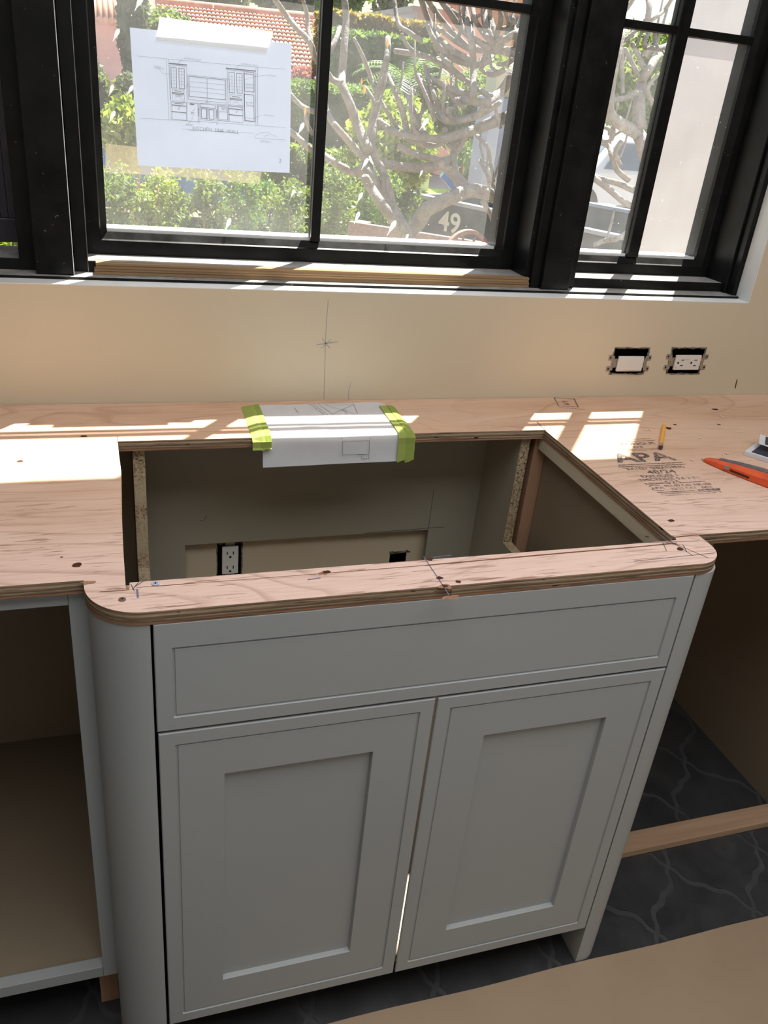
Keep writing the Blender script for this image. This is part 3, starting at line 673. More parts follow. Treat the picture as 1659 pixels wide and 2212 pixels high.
# ------------------------------------------------------------------ shutter, outlets
def yoke(parent, cx, z, x0, x1, sgn):
    pass
def device(label, H, fx0, fx1, fz0, fz1, kind):
    t = thing(kind, label, 'switch' if 'switch' in kind else 'outlet', ((fx0 + fx1) / 2, 0.0, fz0))
    x0, x1, z0, z1 = H; dx = random.random()
    b = MB()   # steel box in the wall behind the hole
    b.add([(x0, .002, z0), (x1, .002, z0), (x1, .002, z1), (x0, .002, z1), (x0, .055, z0), (x1, .055, z0), (x1, .055, z1), (x0, .055, z1)], [(4, 5, 6, 7), (0, 1, 5, 4), (1, 2, 6, 5), (2, 3, 7, 6), (3, 0, 4, 7)])
    b.build('wall_box', DARKGAP, t, fix=False)
    # torn gypsum rim
    b = MB(); n = 44; rin, rout = [], []
    for i in range(n):
        q = i / n * 4; s_ = int(q); f = q - s_
        p = [(x0 + (x1 - x0) * f, z0), (x1, z0 + (z1 - z0) * f), (x1 - (x1 - x0) * f, z1), (x0, z1 - (z1 - z0) * f)][s_]
        cxx, czz = (x0 + x1) / 2, (z0 + z1) / 2
        k1 = random.uniform(0.90, 0.99); k2 = random.uniform(1.0, 1.07)
        rin.append((cxx + (p[0] - cxx) * k1, -0.0004, czz + (p[1] - czz) * k1)); rout.append((cxx + (p[0] - cxx) * k2, -0.0008, czz + (p[1] - czz) * k2))
    b.add(rin + rout, [(i, (i + 1) % n, (i + 1) % n + n, i + n) for i in range(n)]); b.build('torn_drywall_rim', GYPS, t, fix=False)
    cz = (fz0 + fz1) / 2; horiz = (fx1 - fx0) > (fz1 - fz0)
    if not horiz: cz = (fx0 + fx1) / 2
    def Pt(u, v, y):      # u along the yoke, v across
        return ((u, y, v) if horiz else (v, y, u))
    if horiz: a, c = fx0, fx1; b0, c0 = cz, 0.017
    else: a, c = fz0, fz1; b0, c0 = cz, 0.017
    yk = MB()
    def ubox(u0, u1, v0, v1, y0, y1, M_=yk, mi=0):
        p, q = Pt(u0, v0, y0), Pt(u1, v1, y1); M_.box(min(p[0], q[0]), max(p[0], q[0]), y0, y1, min(p[2], q[2]), max(p[2], q[2]), mi)
    ubox(a - 0.013, c + 0.013, b0 - 0.010, b0 + 0.010, -0.0016, -0.0002)
    for e, sg in ((a - 0.013, -1), (c + 0.013, 1)):
        for v in (-0.0125, 0.0125): 
            ubox(min(e, e + sg * 0.009), max(e, e + sg * 0.009), b0 + v - 0.0052, b0 + v + 0.0052, -0.0019, -0.0009)
            ubox(min(e, e - sg * 0.006), max(e, e - sg * 0.006), b0 + v - 0.004, b0 + v + 0.004, -0.0019, -0.0009)
    yk.build('mounting_strap', STEEL, t, 0.0006)
    for e, sg in ((a - 0.015, -1), (c + 0.015, 1)):
        for v in (-0.0125, 0.0125):
            h = MB(); q = Pt(e + sg * 0.003, b0 + v, -0.0022); h.disc(q, 0.0021, (0, -1, 0), 10); h.build('strap_hole', DARKGAP, t, fix=False)
    for e in (a - 0.007, c + 0.007):
        h = MB(); q = Pt(e, b0, -0.0036); h.disc(q, 0.0031, (0, -1, 0), 12, 0, 1, 0, 0.002); h.build('strap_screw', BRASS if kind != 'light_switch' else STEEL, t, fix=False)
    f = MB(); ubox(a, c, b0 - c0, b0 + c0, -0.0075, -0.0022, f)
    face = f.build('faceplate', PLAS if horiz else PLASW, t, 0.0012)
    if kind == 'light_switch':
        r = MB(); r.add([(fx0 + .004, -.0078, cz - c0 + .003), (fx1 - .003, -.0112, cz - c0 + .003), (fx1 - .003, -.0112, cz + c0 - .003), (fx0 + .004, -.0078, cz + c0 - .003),
                         (fx0 + .004, -.005, cz - c0 + .003), (fx1 - .003, -.005, cz - c0 + .003), (fx1 - .003, -.005, cz + c0 - .003), (fx0 + .004, -.005, cz + c0 - .003)],
                        [(0, 1, 2, 3), (0, 4, 5, 1), (1, 5, 6, 2), (2, 6, 7, 3), (3, 7, 4, 0)])
        r.build('rocker', PLAS, t, 0.0008)
    else:
        yf = -0.0079
        for uu in (a + (c - a) * 0.24, a + (c - a) * 0.76):
            s2 = MB()
            if horiz:
                for vv in (-0.0063, 0.0063): s2.add([(uu - .0038 + .002, yf, b0 + vv - .0009), (uu + .0038 + .002, yf, b0 + vv - .0009), (uu + .0038 + .002, yf, b0 + vv + .0009), (uu - .0038 + .002, yf, b0 + vv + .0009)], [(0, 1, 2, 3)])
                s2.disc((uu - .0085, yf, b0), .0024, (0, -1, 0), 10)
            else:
                for vv in (-0.0063, 0.0063): s2.add([(b0 + vv - .0010, yf, uu - .0030), (b0 + vv + .0010, yf, uu - .0030), (b0 + vv + .0010, yf, uu + .0045), (b0 + vv - .0010, yf, uu + .0045)], [(0, 1, 2, 3)])
                s2.disc((b0, yf, uu - .0088), .0026, (0, -1, 0), 10)
            s2.build('receptacle_slot', DARKGAP, t, fix=False)
        if horiz:
            s2 = MB(); s2.disc((a + .0045, yf, b0 - .0115), .0010, (0, -1, 0), 8); s2.build('indicator', HOLE, t, fix=False)
            s2 = MB(); s2.ribbon([(a + .024, yf, b0 + .0075), (a + .036, yf, b0 + .0075)], .0006, (0, 1, 0)); s2.build('tiny_print', INKL, t, fix=False)
    return t
device('white rocker light switch in a ragged wall hole, without cover plate', SW_H, 1.0475, 1.1115, 0.960, 0.994, 'light_switch')
device('white receptacle in a ragged wall hole right of the light switch', GF_H, 1.1945, 1.2615, 0.962, 0.998, 'wall_outlet')
device('upright white receptacle low on the wall inside the sink opening', LO_H, 0.1960, 0.2290, 0.514, 0.581, 'wall_outlet')
b = MB(); b.add([(H2[0], .002, H2[2]), (H2[1], .002, H2[2]), (H2[1], .002, H2[3]), (H2[0], .002, H2[3]), (H2[0], .05, H2[2]), (H2[1], .05, H2[2]), (H2[1], .05, H2[3]), (H2[0], .05, H2[3])], [(4, 5, 6, 7), (0, 1, 5, 4), (1, 2, 6, 5), (2, 3, 7, 6), (3, 0, 4, 7)])
for i in range(9): b.box(H2[0] + i * .0055 - .002, H2[0] + i * .0055 + .004, -.001, .004, H2[3] - .003, H2[3] + random.uniform(.0, .004))
tag(b.build('pipe_hole', GYPS, fix=False), 'ragged hole in the cream wall low inside the sink opening', 'hole')

# ================================================================== CABINETS
def nested(mb, x0, x1, z0, z1, y, prof, yback, top=0.0, back=0.0):
    """rectangular front with a stepped profile: prof = (inset, depth) going inwards"""
    L = [[(x0 + i, y + d, z0 + i), (x1 - i, y + d, z0 + i), (x1 - i, y + d, z1 - i - (top if i > .02 else 0)), (x0 + i, y + d, z1 - i - (top if i > .02 else 0))] for i, d in prof]
    for p, q in zip(L[:-1], L[1:]):
        for i in range(4): j = (i + 1) % 4; mb.add([p[i], p[j], q[j], q[i]], [(0, 1, 2, 3)])
    mb.add(L[-1], [(0, 1, 2, 3)])
    L0 = L[0]
    if back:      # edges bevelled towards the back
        K = [(x, y + .004, z) for x, _, z in L0]
        for i in range(4): j = (i + 1) % 4; mb.add([L0[i], L0[j], K[j], K[i]], [(0, 1, 2, 3)])
        L0 = K
    B = [(x0 + back, yback, z0 + back), (x1 - back, yback, z0 + back), (x1 - back, yback, z1 - back), (x0 + back, yback, z1 - back)]
    for i in range(4): j = (i + 1) % 4; mb.add([L0[i], L0[j], B[j], B[i]], [(0, 1, 2, 3)])
    mb.add(B, [(0, 1, 2, 3)]); return mb
BEAD = [(0.0012, 0.0), (0.0205, 0.0), (0.0212, 0.0026), (0.0236, 0.0030), (0.0245, 0.0012)]
YF = -0.690
sc_ = thing('sink_cabinet', 'pale grey sink base cabinet with two shaker doors under the plywood cut-out', 'cabinet', (0.406, -0.35, 0))
for (x0, x1) in ((0.0285, 0.4052), (0.4093, 0.7855)):
    m = MB(); nested(m, x0, x1, 0.1025, 0.7115, YF, [(0.0, 0.0012)] + BEAD + [(0.0838, 0.0012), (0.0842, 0.0030), (0.0850, 0.0098)], YF + 0.019, 0.0, 0.010); m.build('door', CAB, sc_)
m = MB(); nested(m, 0.0275, 0.7855, 0.7155, 0.8810, YF, [(0.0, 0.0012)] + BEAD, YF + 0.019, 0.0155); m.build('false_drawer_front', CAB, sc_)
for (x0, x1) in ((0.0225, 0.0425), (0.7575, 0.7775)):
    m = MB(); m.prism([(-0.668, 0.10), (-0.60, 0.10), (-0.60, 0.0), (-0.022, 0.0), (-0.022, 0.8812), (-0.168, 0.8812), (-0.168, 0.642), (-0.64, 0.642), (-0.64, 0.8812), (-0.668, 0.8812)], x0, x1, 'x')
    o = m.build('side_panel', [MELA if x0 < .1 else TAUPE, OSB], sc_)
    for p in o.data.polygons:
        if abs(p.normal.x) < 0.5: p.material_index = 1
# back panel with its rough rectangular cut-out
m = MB(); grid_wall(m, 0.0425, 0.7575, 0.10, 0.8812, [(0.119, 0.648, 0.20, 0.600)], -0.022, -0.014); m.build('back_panel', TAUPE, sc_, fix=False)
m = MB(); m.ribbon([(0.5, -.0225, .6018), (0.60, -.0225, .603), (0.648, -.0225, .6045), (0.685, -.0225, .604)], .0013, (0, 1, 0)); m.build('pencil_mark', INK, sc_, fix=False); m = MB(); m.ribbon([(0.648, -.0225, .70), (0.6475, -.0225, .53)], .0012, (0, 1, 0))
m.build('pencil_mark', INK, sc_, fix=False); m = MB(); m.ribbon([(0.148, -.0225, .655), (0.157, -.0225, .655), (.162, -.0225, .667)], .001, (0, 1, 0)); m.build('pencil_mark', INK, sc_, fix=False)
m = MB(); m.box(0.0246, 0.0425, -0.6706, -0.6685, 0.1025, 0.8810); m.build('shadow_gap_strip', DARKGAP, sc_)  # dark strip added for the shade in the gap beside the left door
m = MB(); m.box(0.0427, 0.7573, -0.6705, -0.0225, 0.1025, 0.1185); m.build('bottom_panel', MELA, sc_)
m = MB(); m.box(0.0427, 0.7573, -0.6695, -0.650, 0.708, 0.722); m.box(0.0427, 0.7573, -0.6695, -0.645, 0.86, 0.8812); m.build('front_rail', PINE, sc_)

# rounded corner pilasters
R1 = 0.066
m = MB(); m.prism([(0.0243, -0.600), (0.0243, -0.6885)] + arc(-0.0465 + R1, -0.6885 + R1, R1, 270, 180, 14) + [(-0.0465, -0.600)], 0.0, 0.8812, 'z', 0, None, False)
o = m.build('corner_pilaster', CAB); tag(o, 'wide rounded grey pilaster left of the sink cabinet', 'pilaster')
for p in o.data.polygons:
    if abs(p.normal.z) < .5 and abs(p.normal.x) > .02 and abs(p.normal.y) > .02: p.use_smooth = True
_c = {}
for p in o.data.polygons:
    for k_ in p.edge_keys: _c.setdefault(k_, []).append(p.use_smooth)
for e in o.data.edges:
    if not all(_c[tuple(sorted(e.vertices))]): e.use_edge_sharp = True
R2_ = 0.036
m = MB(); m.prism([(0.7885, -0.628), (0.7885, -0.6885)] + arc(0.8400 - R2_, -0.6885 + R2_, R2_, 270, 360, 12) + [(0.8400, -0.628)], 0.0, 0.8812)
o = m.build('corner_pilaster', CAB); tag(o, 'narrow rounded grey pilaster right of the sink cabinet', 'pilaster')
for p in o.data.polygons:
    if abs(p.normal.z) < .5 and abs(p.normal.x) > .02 and abs(p.normal.y) > .02: p.use_smooth = True
_c = {}
for p in o.data.polygons:
    for k_ in p.edge_keys: _c.setdefault(k_, []).append(p.use_smooth)
for e in o.data.edges:
    if not all(_c[tuple(sorted(e.vertices))]): e.use_edge_sharp = True
# end panel, its cleat and the corner stud in the gap
m = MB(); m.box(0.8205, 0.8395, -0.6275, -0.002, 0, 0.8812); tag(m.build('end_panel', MELA), 'brown end panel between the sink cabinet and the empty appliance bay', 'panel')
m = MB(); m.box(0.7985, 0.8200, -0.606, -0.165, 0.853, 0.8812); tag(m.build('wood_cleat', CLEAT, bevel=.001), 'weathered wooden cleat under the right edge of the sink cut-out', 'cleat')
m = MB(); m.box(0.7930, 0.8200, -0.162, -0.122, 0.0, 0.8812); tag(m.build('wood_stud', PINEV, bevel=.001), 'upright wooden stud in the dark gap right of the sink cabinet', 'stud')

# left base cabinet, open front
lc = thing('base_cabinet', 'open grey face-frame base cabinet left of the rounded pilaster', 'cabinet', (-0.4, -0.3, 0))
m = MB(); m.box(-0.0695, -0.0470, -0.600, -0.581, 0.1275, 0.8812); m.build('stile', CAB, lc, .0012)
m = MB(); m.box(-0.760, -0.7375, -0.600, -0.581, 0.1275, 0.8812); m.build('stile', CAB, lc, .0012)
m = MB(); m.box(-0.7373, -0.0697, -0.5998, -0.581, 0.8585, 0.8812); m.build('top_rail', CAB, lc, .0008)
m = MB(); m.box(-0.7373, -0.0697, -0.5998, -0.581, 0.1280, 0.1520); m.build('bottom_rail', CAB, lc, .0008)
for x0, x1 in ((-0.0690, -0.0515), (-0.7560, -0.7380)):
    m = MB(); m.box(x0, x1, -0.5805, -0.012, 0.1275, 0.8812); m.build('side_panel', MELA, lc)
m = MB(); m.box(-0.7378, -0.0692, -0.5805, -0.031, 0.1275, 0.1475); m.build('bottom_panel', MELA, lc)
m = MB(); m.box(-0.7378, -0.0692, -0.0305, -0.012, 0.1275, 0.8812); m.build('back_panel', MELA, lc)
m = MB(); m.box(-0.0800, -0.0500, -0.560, -0.530, 0.0, 0.127); m.build('leg', PINEV, lc, .001)
m = MB(); m.box(-0.7500, -0.7200, -0.560, -0.530, 0.0, 0.127); m.build('leg', PINEV, lc, .001)
# right base cabinet beyond the empty bay
rc_ = thing('base_cabinet', 'base cabinet right of the empty bay, only its dark brown side showing', 'cabinet', (1.8, -0.3, 0))
m = MB(); m.box(1.466, 1.484, -0.600, -0.004, 0, 0.8812); m.build('side_panel', MELA, rc_)
m = MB(); m.box(2.05, 2.068, -0.600, -0.004, 0, 0.8812); m.build('side_panel', MELA, rc_)
m = MB(); m.box(1.4842, 2.0498, -0.60, -0.582, 0.11, 0.8812); m.build('front_frame', CAB, rc_)
# batten across the bay floor
m = MB(); m.prism([(0.841, -0.4935), (1.464, -0.4885), (1.464, -0.4400), (0.841, -0.4440)], 0.0004, 0.018); tag(m.build('floor_batten', PINE, bevel=.001), 'pale pine batten lying across the floor of the empty bay', 'batten')
# brown protective paper on the floor
m = MB(); NX = 40
pts = [(0.10 + i * (3.2 / NX), -0.6905 - 0.0015 * math.sin(i * 1.3) - 0.004 * min(1, i / 20)) for i in range(NX + 1)]
vs = [(x, y, 0.0015) for x, y in pts] + [(x, -3.2, 0.0015) for x, y in pts]
m.add(vs, [(i, i + NX + 1, i + NX + 2, i + 1) for i in range(NX)]); tag(m.build('floor_paper', KRAFT, fix=False), 'brown protective paper covering the floor in front of the cabinets', 'floor covering')

# ================================================================== PLYWOOD TOP
ZT0, ZT1 = 0.8815, 0.9
ct = thing('plywood_countertop', 'rough plywood countertop base with a rectangular sink cut-out and rounded front corners', 'countertop', (0.4, -0.3, ZT0))
RL, RR = 0.068, 0.050
edgeL = [(-0.0006, -0.181), (0.0005, -0.24), (0.0022, -0.30), (0.0012, -0.36), (-0.0005, -0.45), (-0.001, -0.55), (-0.0005, -0.641)]
polyA = [(-1.9, -0.001), (0.00018, -0.001), (0.00018, -0.165)] + edgeL + [(0.0035, -0.641), (0.0042, -0.6235), (0.70, -0.6225), (0.7955, -0.6210), (0.7990, -0.6140), (0.8420, -0.6115), (0.8425, -0.6400)] + \
        arc(0.8425 - RR, -0.690 + RR, RR, 360, 270, 10) + arc(-0.0485 + RL, -0.690 + RL, RL, 270, 180, 14) + [(-0.0485, -0.6105), (-1.9, -0.6105)]
polyB = [(0.0002, -0.001), (2.4, -0.001), (2.4, -0.6105), (0.8432, -0.6105), (0.7995, -0.6128), (0.7960, -0.6050), (0.7960, -0.1812), (0.0002, -0.1812)]
for poly in (polyA, polyB):
    m = MB(); m.prism(poly, ZT0, ZT1, 'z', 0, 1); o = m.build('plywood_sheet', [P_FACE, P_EDGE], ct)
m = MB(); m.box(-0.003, 0.008, -0.648, -0.605, 0.88125, 0.8830); m.build('wood_shim', PINEV, ct)
# printed stamps, pencil and ink marks on the sheets
ZM = 0.9005; UP = (0, 0, 1); EX, EY = (1, 0, 0), (0, 1, 0)
m = MB()
def zt(s_, x0, x1, y, h, bold=0.022): text_faces(m, s_, h, (x0, y, ZM), EX, EY, 0, bold, x1 - x0)
def bar(x0, x1, y, w_): m.ribbon([(x0, y, ZM), (x1, y, ZM)], w_, UP)
bar(.938, 1.000, -.2400, .0012); bar(.930, 1.003, -.2500, .0020); zt('TONGUE', .915, .995, -.2690, .012); zt('63', .935, .958, -.2830, .010)
bar(.905, .985, -.2875, .0024); bar(.897, .985, -.2935, .0020)
zt('APA', .862, .993, -.3440, .040, .03)
bar(.858, .993, -.3540, .0030); bar(.853, .995, -.3620, .0026); bar(.856, .93, -.3680, .0012)
zt('RATED  SHEATHING', .864, .985, -.3770, .010); zt('48/24', .895, .954, -.3960, .015, .02); zt('EXPOSURE 1', .873, .948, -.4090, .010); zt('THICKNESS 0.6 3 IN.', .859, .987, -.4225, .010)
zt('525', .905, .936, -.4370, .012, .01); bar(.863, .904, -.4335, .0026); bar(.937, .985, -.4345, .0026)
ring = [(0.8765 + .0150 * math.cos(a / 10 * math.pi), -.4500 + .0112 * math.sin(a / 10 * math.pi), ZM) for a in range(3, 17)]; m.ribbon(ring[:6], .0024, UP); m.ribbon(ring[8:], .0024, UP)
zt('APA', .8625, .8895, -.4535, .0075, .01); zt('PS1-09 C-D  NR-108', .8945, .990, -.4490, .0085); zt('23/32 CAT   NRY', .899, .985, -.4610, .0085)
bar(.865, .940, -.4665, .0026); bar(.868, .990, -.4725, .0020); bar(.948, .992, -.4660, .0060); bar(.872, .975, -.4790, .0012)
m.build('printed_stamp', STAMP, ct, fix=False); m = MB()
# boxed letter stamp near the wall
bx = [atz(*p, ZM) for p in ((1197, 859), (1240, 861), (1249, 879), (1207, 877))]; m.ribbon(bx + [bx[0]], .0030, UP); text_faces(m, 'S', .026, atz(1217, 874, ZM), (0.92, -.3, 0), (.3, .92, 0), 0, .03); m.ribbon([atz(1207, 880, ZM), atz(1262, 884, ZM)], .0022, UP)
m.build('printed_stamp', STAMP, ct, fix=False)
def mark(pts, w_, name='pencil_mark', mt=None, nrm=UP):
    m = MB(); m.ribbon(pts, w_, nrm); m.build(name, mt or INK, ct, fix=False)
mark([(-.0003, -.160, ZM), (-.0003, -.181, ZM)], .0012)
mark([atz(*p, ZM) for p in ((1160, 912), (1180, 930))], .0016)
mark([(0.4025, -.6905, .8995), (0.4030, -.6905, .8815)], .0012, nrm=(0, 1, 0))
for pts in (((286, 1273), (312, 1243)), ((290, 1268), (318, 1250)), ((283, 1262), (290, 1276)), ((1420, 1158), (1530, 1205)), ((1428, 1156), (1497, 1200)), ((1365, 1173), (1510, 1168)), ((1370, 1212), (1545, 1194)), ((1432, 1172), (1440, 1190)), ((1440, 1172), (1460, 1176)), ((1475, 1176), (1484, 1192))):
    mark([atz(*p, ZM) for p in pts], .0009)
mark([atz(296, 1273, ZM), atz(298, 1290, ZM)], .0022, 'blue_ink_mark', INKB); mark([atz(665, 1252, ZM), atz(692, 1248, ZM)], .0016, 'blue_ink_mark', INKB)
mark([atz(915, 1202, ZM), atz(946, 1248, ZM), atz(972, 1288, ZM)], .0012, 'blue_ink_mark', INKB); mark([atz(935, 1204, ZM), atz(975, 1199, ZM)], .0014, 'blue_ink_mark', INKB)
m = MB(); cr = [(0.0119, -0.6362), (0.12, -.6372), (0.2448, -0.6376), (0.3854, -0.6374), (0.50, -.6350), (0.6138, -0.6331), (0.72, -.6322), (0.79, -.6300)]
for i, (a, b_) in enumerate(zip(cr[:-1], cr[1:])): m.ribbon([(*a, ZM), (*b_, ZM)], [.0006, .0007, .0010, .0018, .0024, .0022, .0020][i], UP)
m.ribbon([(.7995, -.6128, ZM), (.842, -.6110, ZM)], .0018, UP); m.ribbon([(-0.03, -.6395, ZM), (-.001, -.6405, ZM)], .0012, UP)
m.build('surface_crack', CRACK, ct, fix=False)
m = MB()
for (px, py, r) in ((928, 1208, .0034), (950, 1248, .0034), (990, 1256, .0034), (962, 1266, .0026), (1450, 1124, .0045), (168, 1220, .0045), (43, 996, .0035), (180, 942, .004), (1398, 1160, .003), (1470, 1186, .0045), (385, 1322, .0015), (133, 1203, .0012), (560, 912, .002), (706, 1235, .0038), (1545, 884, .006), (1445, 925, .0055), (1553, 917, .003), (1458, 917, .003)):
    m = MB(); m.disc(atz(px, py, ZM + .0001), r, UP, 11, 0, 1.3, 0.3); m.build('screw_hole', HOLE, ct, fix=False)
m = MB()
for (px, py, r) in ((975, 1290, .0055), (965, 1267, .005), (700, 1237, .0045), (190, 1258, .004)):
    m = MB(); m.disc(atz(px, py, ZM), r, UP, 13, 0, 1.9, 0.35); m.build('splintered_patch', SCUFF, ct, fix=False)
def screw(px, py, mat, label, r=.0048):
    c = atz(px, py, 0.9012); t = thing('wood_screw', label, 'screw', (c.x, c.y, 0.9))
    m = MB(); m.disc((c.x, c.y, .9016), r, UP, 18, 0, 1, 0, .0014); m.build('screw_head', mat, t, .0003)
    m = MB(); m.ribbon([(c.x - r * .5, c.y, .9018), (c.x + r * .5, c.y, .9018)], .0013, UP); m.ribbon([(c.x, c.y - r * .5, .9018), (c.x, c.y + r * .5, .9018)], .0013, UP); m.build('cross_recess', NAVY, t, fix=False)
screw(336, 1260, SCREWB, 'bluish zinc screw head on the front strip near the left corner')
screw(264, 1294, BLADE, 'dull sunken screw at the left front corner of the countertop', .0042)

# ================================================================== THINGS ON THE TOP
tp = thing('template_sheet', 'white printed template paper draped over the back edge of the cut-out', 'paper', (0.37, -0.1, 0.9))
m = MB(); prof = []
N1 = 12
for i in range(N1 + 1):
    t_ = i / N1; prof.append((-0.0285 - t_ * 0.152, 0.9012 + 0.0012 * math.sin(t_ * math.pi)))
prof += [(-0.1835, 0.9014), (-0.1850, 0.8990), (-0.1858, 0.890), (-0.1862, 0.875), (-0.1870, 0.860), (-0.1890, 0.8462)]
NU = 24; vs = []
for k, (y, z) in enumerate(prof):
    for i in range(NU + 1):
        u = i / NU; x = 0.2385 + u * (0.5120 - 0.2385) - (0.012 if (k == 0 and u > .96) else 0)
        q = k / (len(prof) - 1)
        x += 0.004 * q
        dy = (0.010 * max(0, u - .15) if k < 3 else 0) * (1 - k / 3)
        dz = 0.0009 * (1 + noise.noise(Vector((u * 4, q * 5, 3)))) if k <= N1 else 0
        dyy = -0.002 * (1 + noise.noise(Vector((u * 3, q * 6, 9)))) if k > N1 else 0
        vs.append((x, y + dy + dyy, z + dz - (0.0035 * u if k == len(prof) - 1 else 0) * -1))
m.add(vs, [(k * (NU + 1) + i, k * (NU + 1) + i + 1, (k + 1) * (NU + 1) + i + 1, (k + 1) * (NU + 1) + i) for k in range(len(prof) - 1) for i in range(NU)], 0, True)
m.build('paper_sheet', PAPER, tp, fix=False)
m = MB(); ZP = 0.9054
def hp(px, py): p = at(px, py, -0.1915); return p
m.ribbon([hp(740, 953), hp(798, 952), hp(797, 982), hp(740, 983), hp(740, 953)], .0007, (0, 1, 0))
m.ribbon([hp(781, 984), hp(781, 992)], .0006, (0, 1, 0)); m.ribbon([hp(797, 984), hp(797, 992)], .0006, (0, 1, 0)); m.ribbon([hp(772, 982), hp(790, 982)], .0012, (0, 1, 0))
text_faces(m, '4 1/2"', .0030, hp(783, 993), (1, 0, 0.02), (0, 0, 1), 0, .02, .0095)
m.ribbon([hp(737, 946), hp(740, 948)], .0006, (0, 1, 0)); m.ribbon([hp(799, 945), hp(801, 948)], .0006, (0, 1, 0))
m.build('printed_outline', INK, tp, fix=False)
m = MB()
for pts in (((636, 880), (645, 892)), ((670, 872), (700, 895)), ((677, 872), (708, 895)), ((688, 872), (718, 894)), ((700, 873), (765, 893)), ((765, 872), (718, 894)), ((664, 872), (764, 873)), ((764, 873), (775, 897)), ((745, 888), (760, 905)), ((650, 922), (690, 921))): m.ribbon([atz(*p, ZP - .001) for p in pts], .0009, UP)
m.ribbon([(atz(745, 886, ZP - .001)) + Vector((.004 * math.cos(a), .004 * math.sin(a), 0)) for a in (0, 1.2, 2.5, 3.8, 5, 6.3)], .0009, UP)
m.build('faint_outline', INKL, tp, fix=False)
# green tape: each strip runs over the top and down the edge
def tape(x0, x1, y0, zb, skew, label, lift, side):
    t = thing('green_tape', label, 'tape', ((x0 + x1) / 2, (y0 - .187) / 2, 0.9), 'green tape on the template sheet')
    for nm, a, b_, mt, dz in (('tape_strip', x0, x1, TAPEG, 0.0), ('tape_overlap', (x0 + x1) / 2 - .001, x1 - .0005, TAPEGD, .0006)):
        m = MB(); pr = [(y0, 0), (-0.08, 0), (-0.12, 0), (-0.16, 0), (-0.178, 0), (-0.1855, 0)]; vs = []
        for k, (y, _) in enumerate(pr):
            f = (y - y0) / (-.1855 - y0)
            for i in range(3):
                x = a + (b_ - a) * i / 2 + skew * f
                vs.append((x, y, (.9010, .9052, .9056)[i if side < 0 else 2 - i] - (0.0012 if k == 5 else 0) + dz))
        for z in (0.896, 0.885, zb):
            for i in range(3): vs.append((a + (b_ - a) * i / 2 + skew, -0.1925 - dz - (.003 if z == zb else 0), z + (random.uniform(-.003, .003) if z == zb else 0) + (0.004 * (i - 1) * .5 if z == zb else 0)))
        rows = len(vs) // 3
        m.add(vs, [(k * 3 + i, k * 3 + i + 1, (k + 1) * 3 + i + 1, (k + 1) * 3 + i) for k in range(rows - 1) for i in range(2)]); m.build(nm, mt, t, fix=False)
tape(0.2265, 0.2600, -0.033, 0.8830, -0.0035, 'green tape holding the left side of the template sheet', 0.9072, -1)
tape(0.4960, 0.5290, -0.0480, 0.8520, -0.0045, 'green tape holding the right side of the template sheet', 0.9072, 1)

# pencil
pt = thing('pencil', 'short yellow pencil with a dark eraser lying on the right of the countertop', 'pencil', (1.023, -0.244, 0.9))
A = Vector((1.0668, -0.1860, 0.9042)); B = Vector((0.9855, -0.2945, 0.9042)); d = (B - A).normalized()
m = MB(); m.tube([A, B - d * 0.018], 0.0038, 6, 0, True, False); m.build('pencil_body', PENY, pt)
m = MB(); m.tube([B - d * .018, B - d * .015, B - d * .0145, B - d * .010, B - d * .0095, B - d * .005], [.0040, .0040, .0043, .0043, .0040, .0040], 12); m.build('ferrule', STEEL, pt)
m = MB(); m.tube([B - d * .005, B - d * .001, B], [.0038, .0038, .0030], 12); m.build('eraser', ERAS, pt)
m = MB(); m.tube([A - d * .0, A - d * .006], [.0038, .0012], 6); m.build('pencil_tip', HARD, pt)

# utility knife
KA = at(1524, 986, -0.352); KA.z = 0.9; KB = Vector((1.128, -0.500, 0.9)); kd = (KB - KA).normalized(); kn = Vector((-kd.y, kd.x, 0))
kf = thing('utility_knife', 'scuffed orange and grey utility knife at the right edge of the countertop', 'knife', KA * .5 + KB * .5)
def kp(t, s_, z): return KA + kd * t + kn * s_ + Vector((0, 0, z))
prof = [(0, .004, .006), (.006, .0072, .0085), (.025, .0115, .0120), (.055, .0160, .0150), (.095, .0195, .0175), (.130, .0205, .019), (.160, .0200, .019), (.172, .015, .015)]
def knife(fr_, z0k, z1k, name, mt, off=0.0, tr=(0, 99)):
    m = MB(); vs = []; pr = [p for p in prof if tr[0] <= p[0] <= tr[1]]
    for t, hw, hh in pr:
        ww = hw * fr_
        sec = [(-ww, z0k * hh + .001), (-ww * 1.0, z1k * hh * .75), (-ww * .75, z1k * hh), (ww * .75, z1k * hh), (ww, z1k * hh * .75), (ww, z0k * hh + .001)]
        vs += [kp(t, s_ + off * hw, z) for s_, z in sec]
    n = 6
    fs = [(k * n + i, k * n + (i + 1) % n, (k + 1) * n + (i + 1) % n, (k + 1) * n + i) for k in range(len(pr) - 1) for i in range(n)] + [list(range(n)), [len(vs) - n + i for i in range(n)]]
    m.add(vs, fs, 0, False); return m.build(name, mt, kf, .0008)
knife(1.0, 0, 1.0, 'knife_body', ORANGE)
knife(0.50, .9, 1.12, 'grip_panel', KGREY, 0.42, (.025, .18))
m = MB(); q = Matrix.Translation(kp(.048, -.0152, .0090)) @ Matrix(((kd.x, kn.x, 0), (kd.y, kn.y, 0), (0, 0, 1))).to_4x4(); m.obox(q, .010, .004, .0065); m.build('blade_slider', STEEL, kf, .0006)
m = MB(); vs = [kp(t, s_, z) for t, s_, z in ((.055, -.01655, .0045), (.092, -.0198, .0045), (.092, -.0198, .0085), (.055, -.01655, .0085))]; m.add(vs, [(0, 1, 2, 3)]); m.build('slider_slot', HOLE, kf, fix=False)
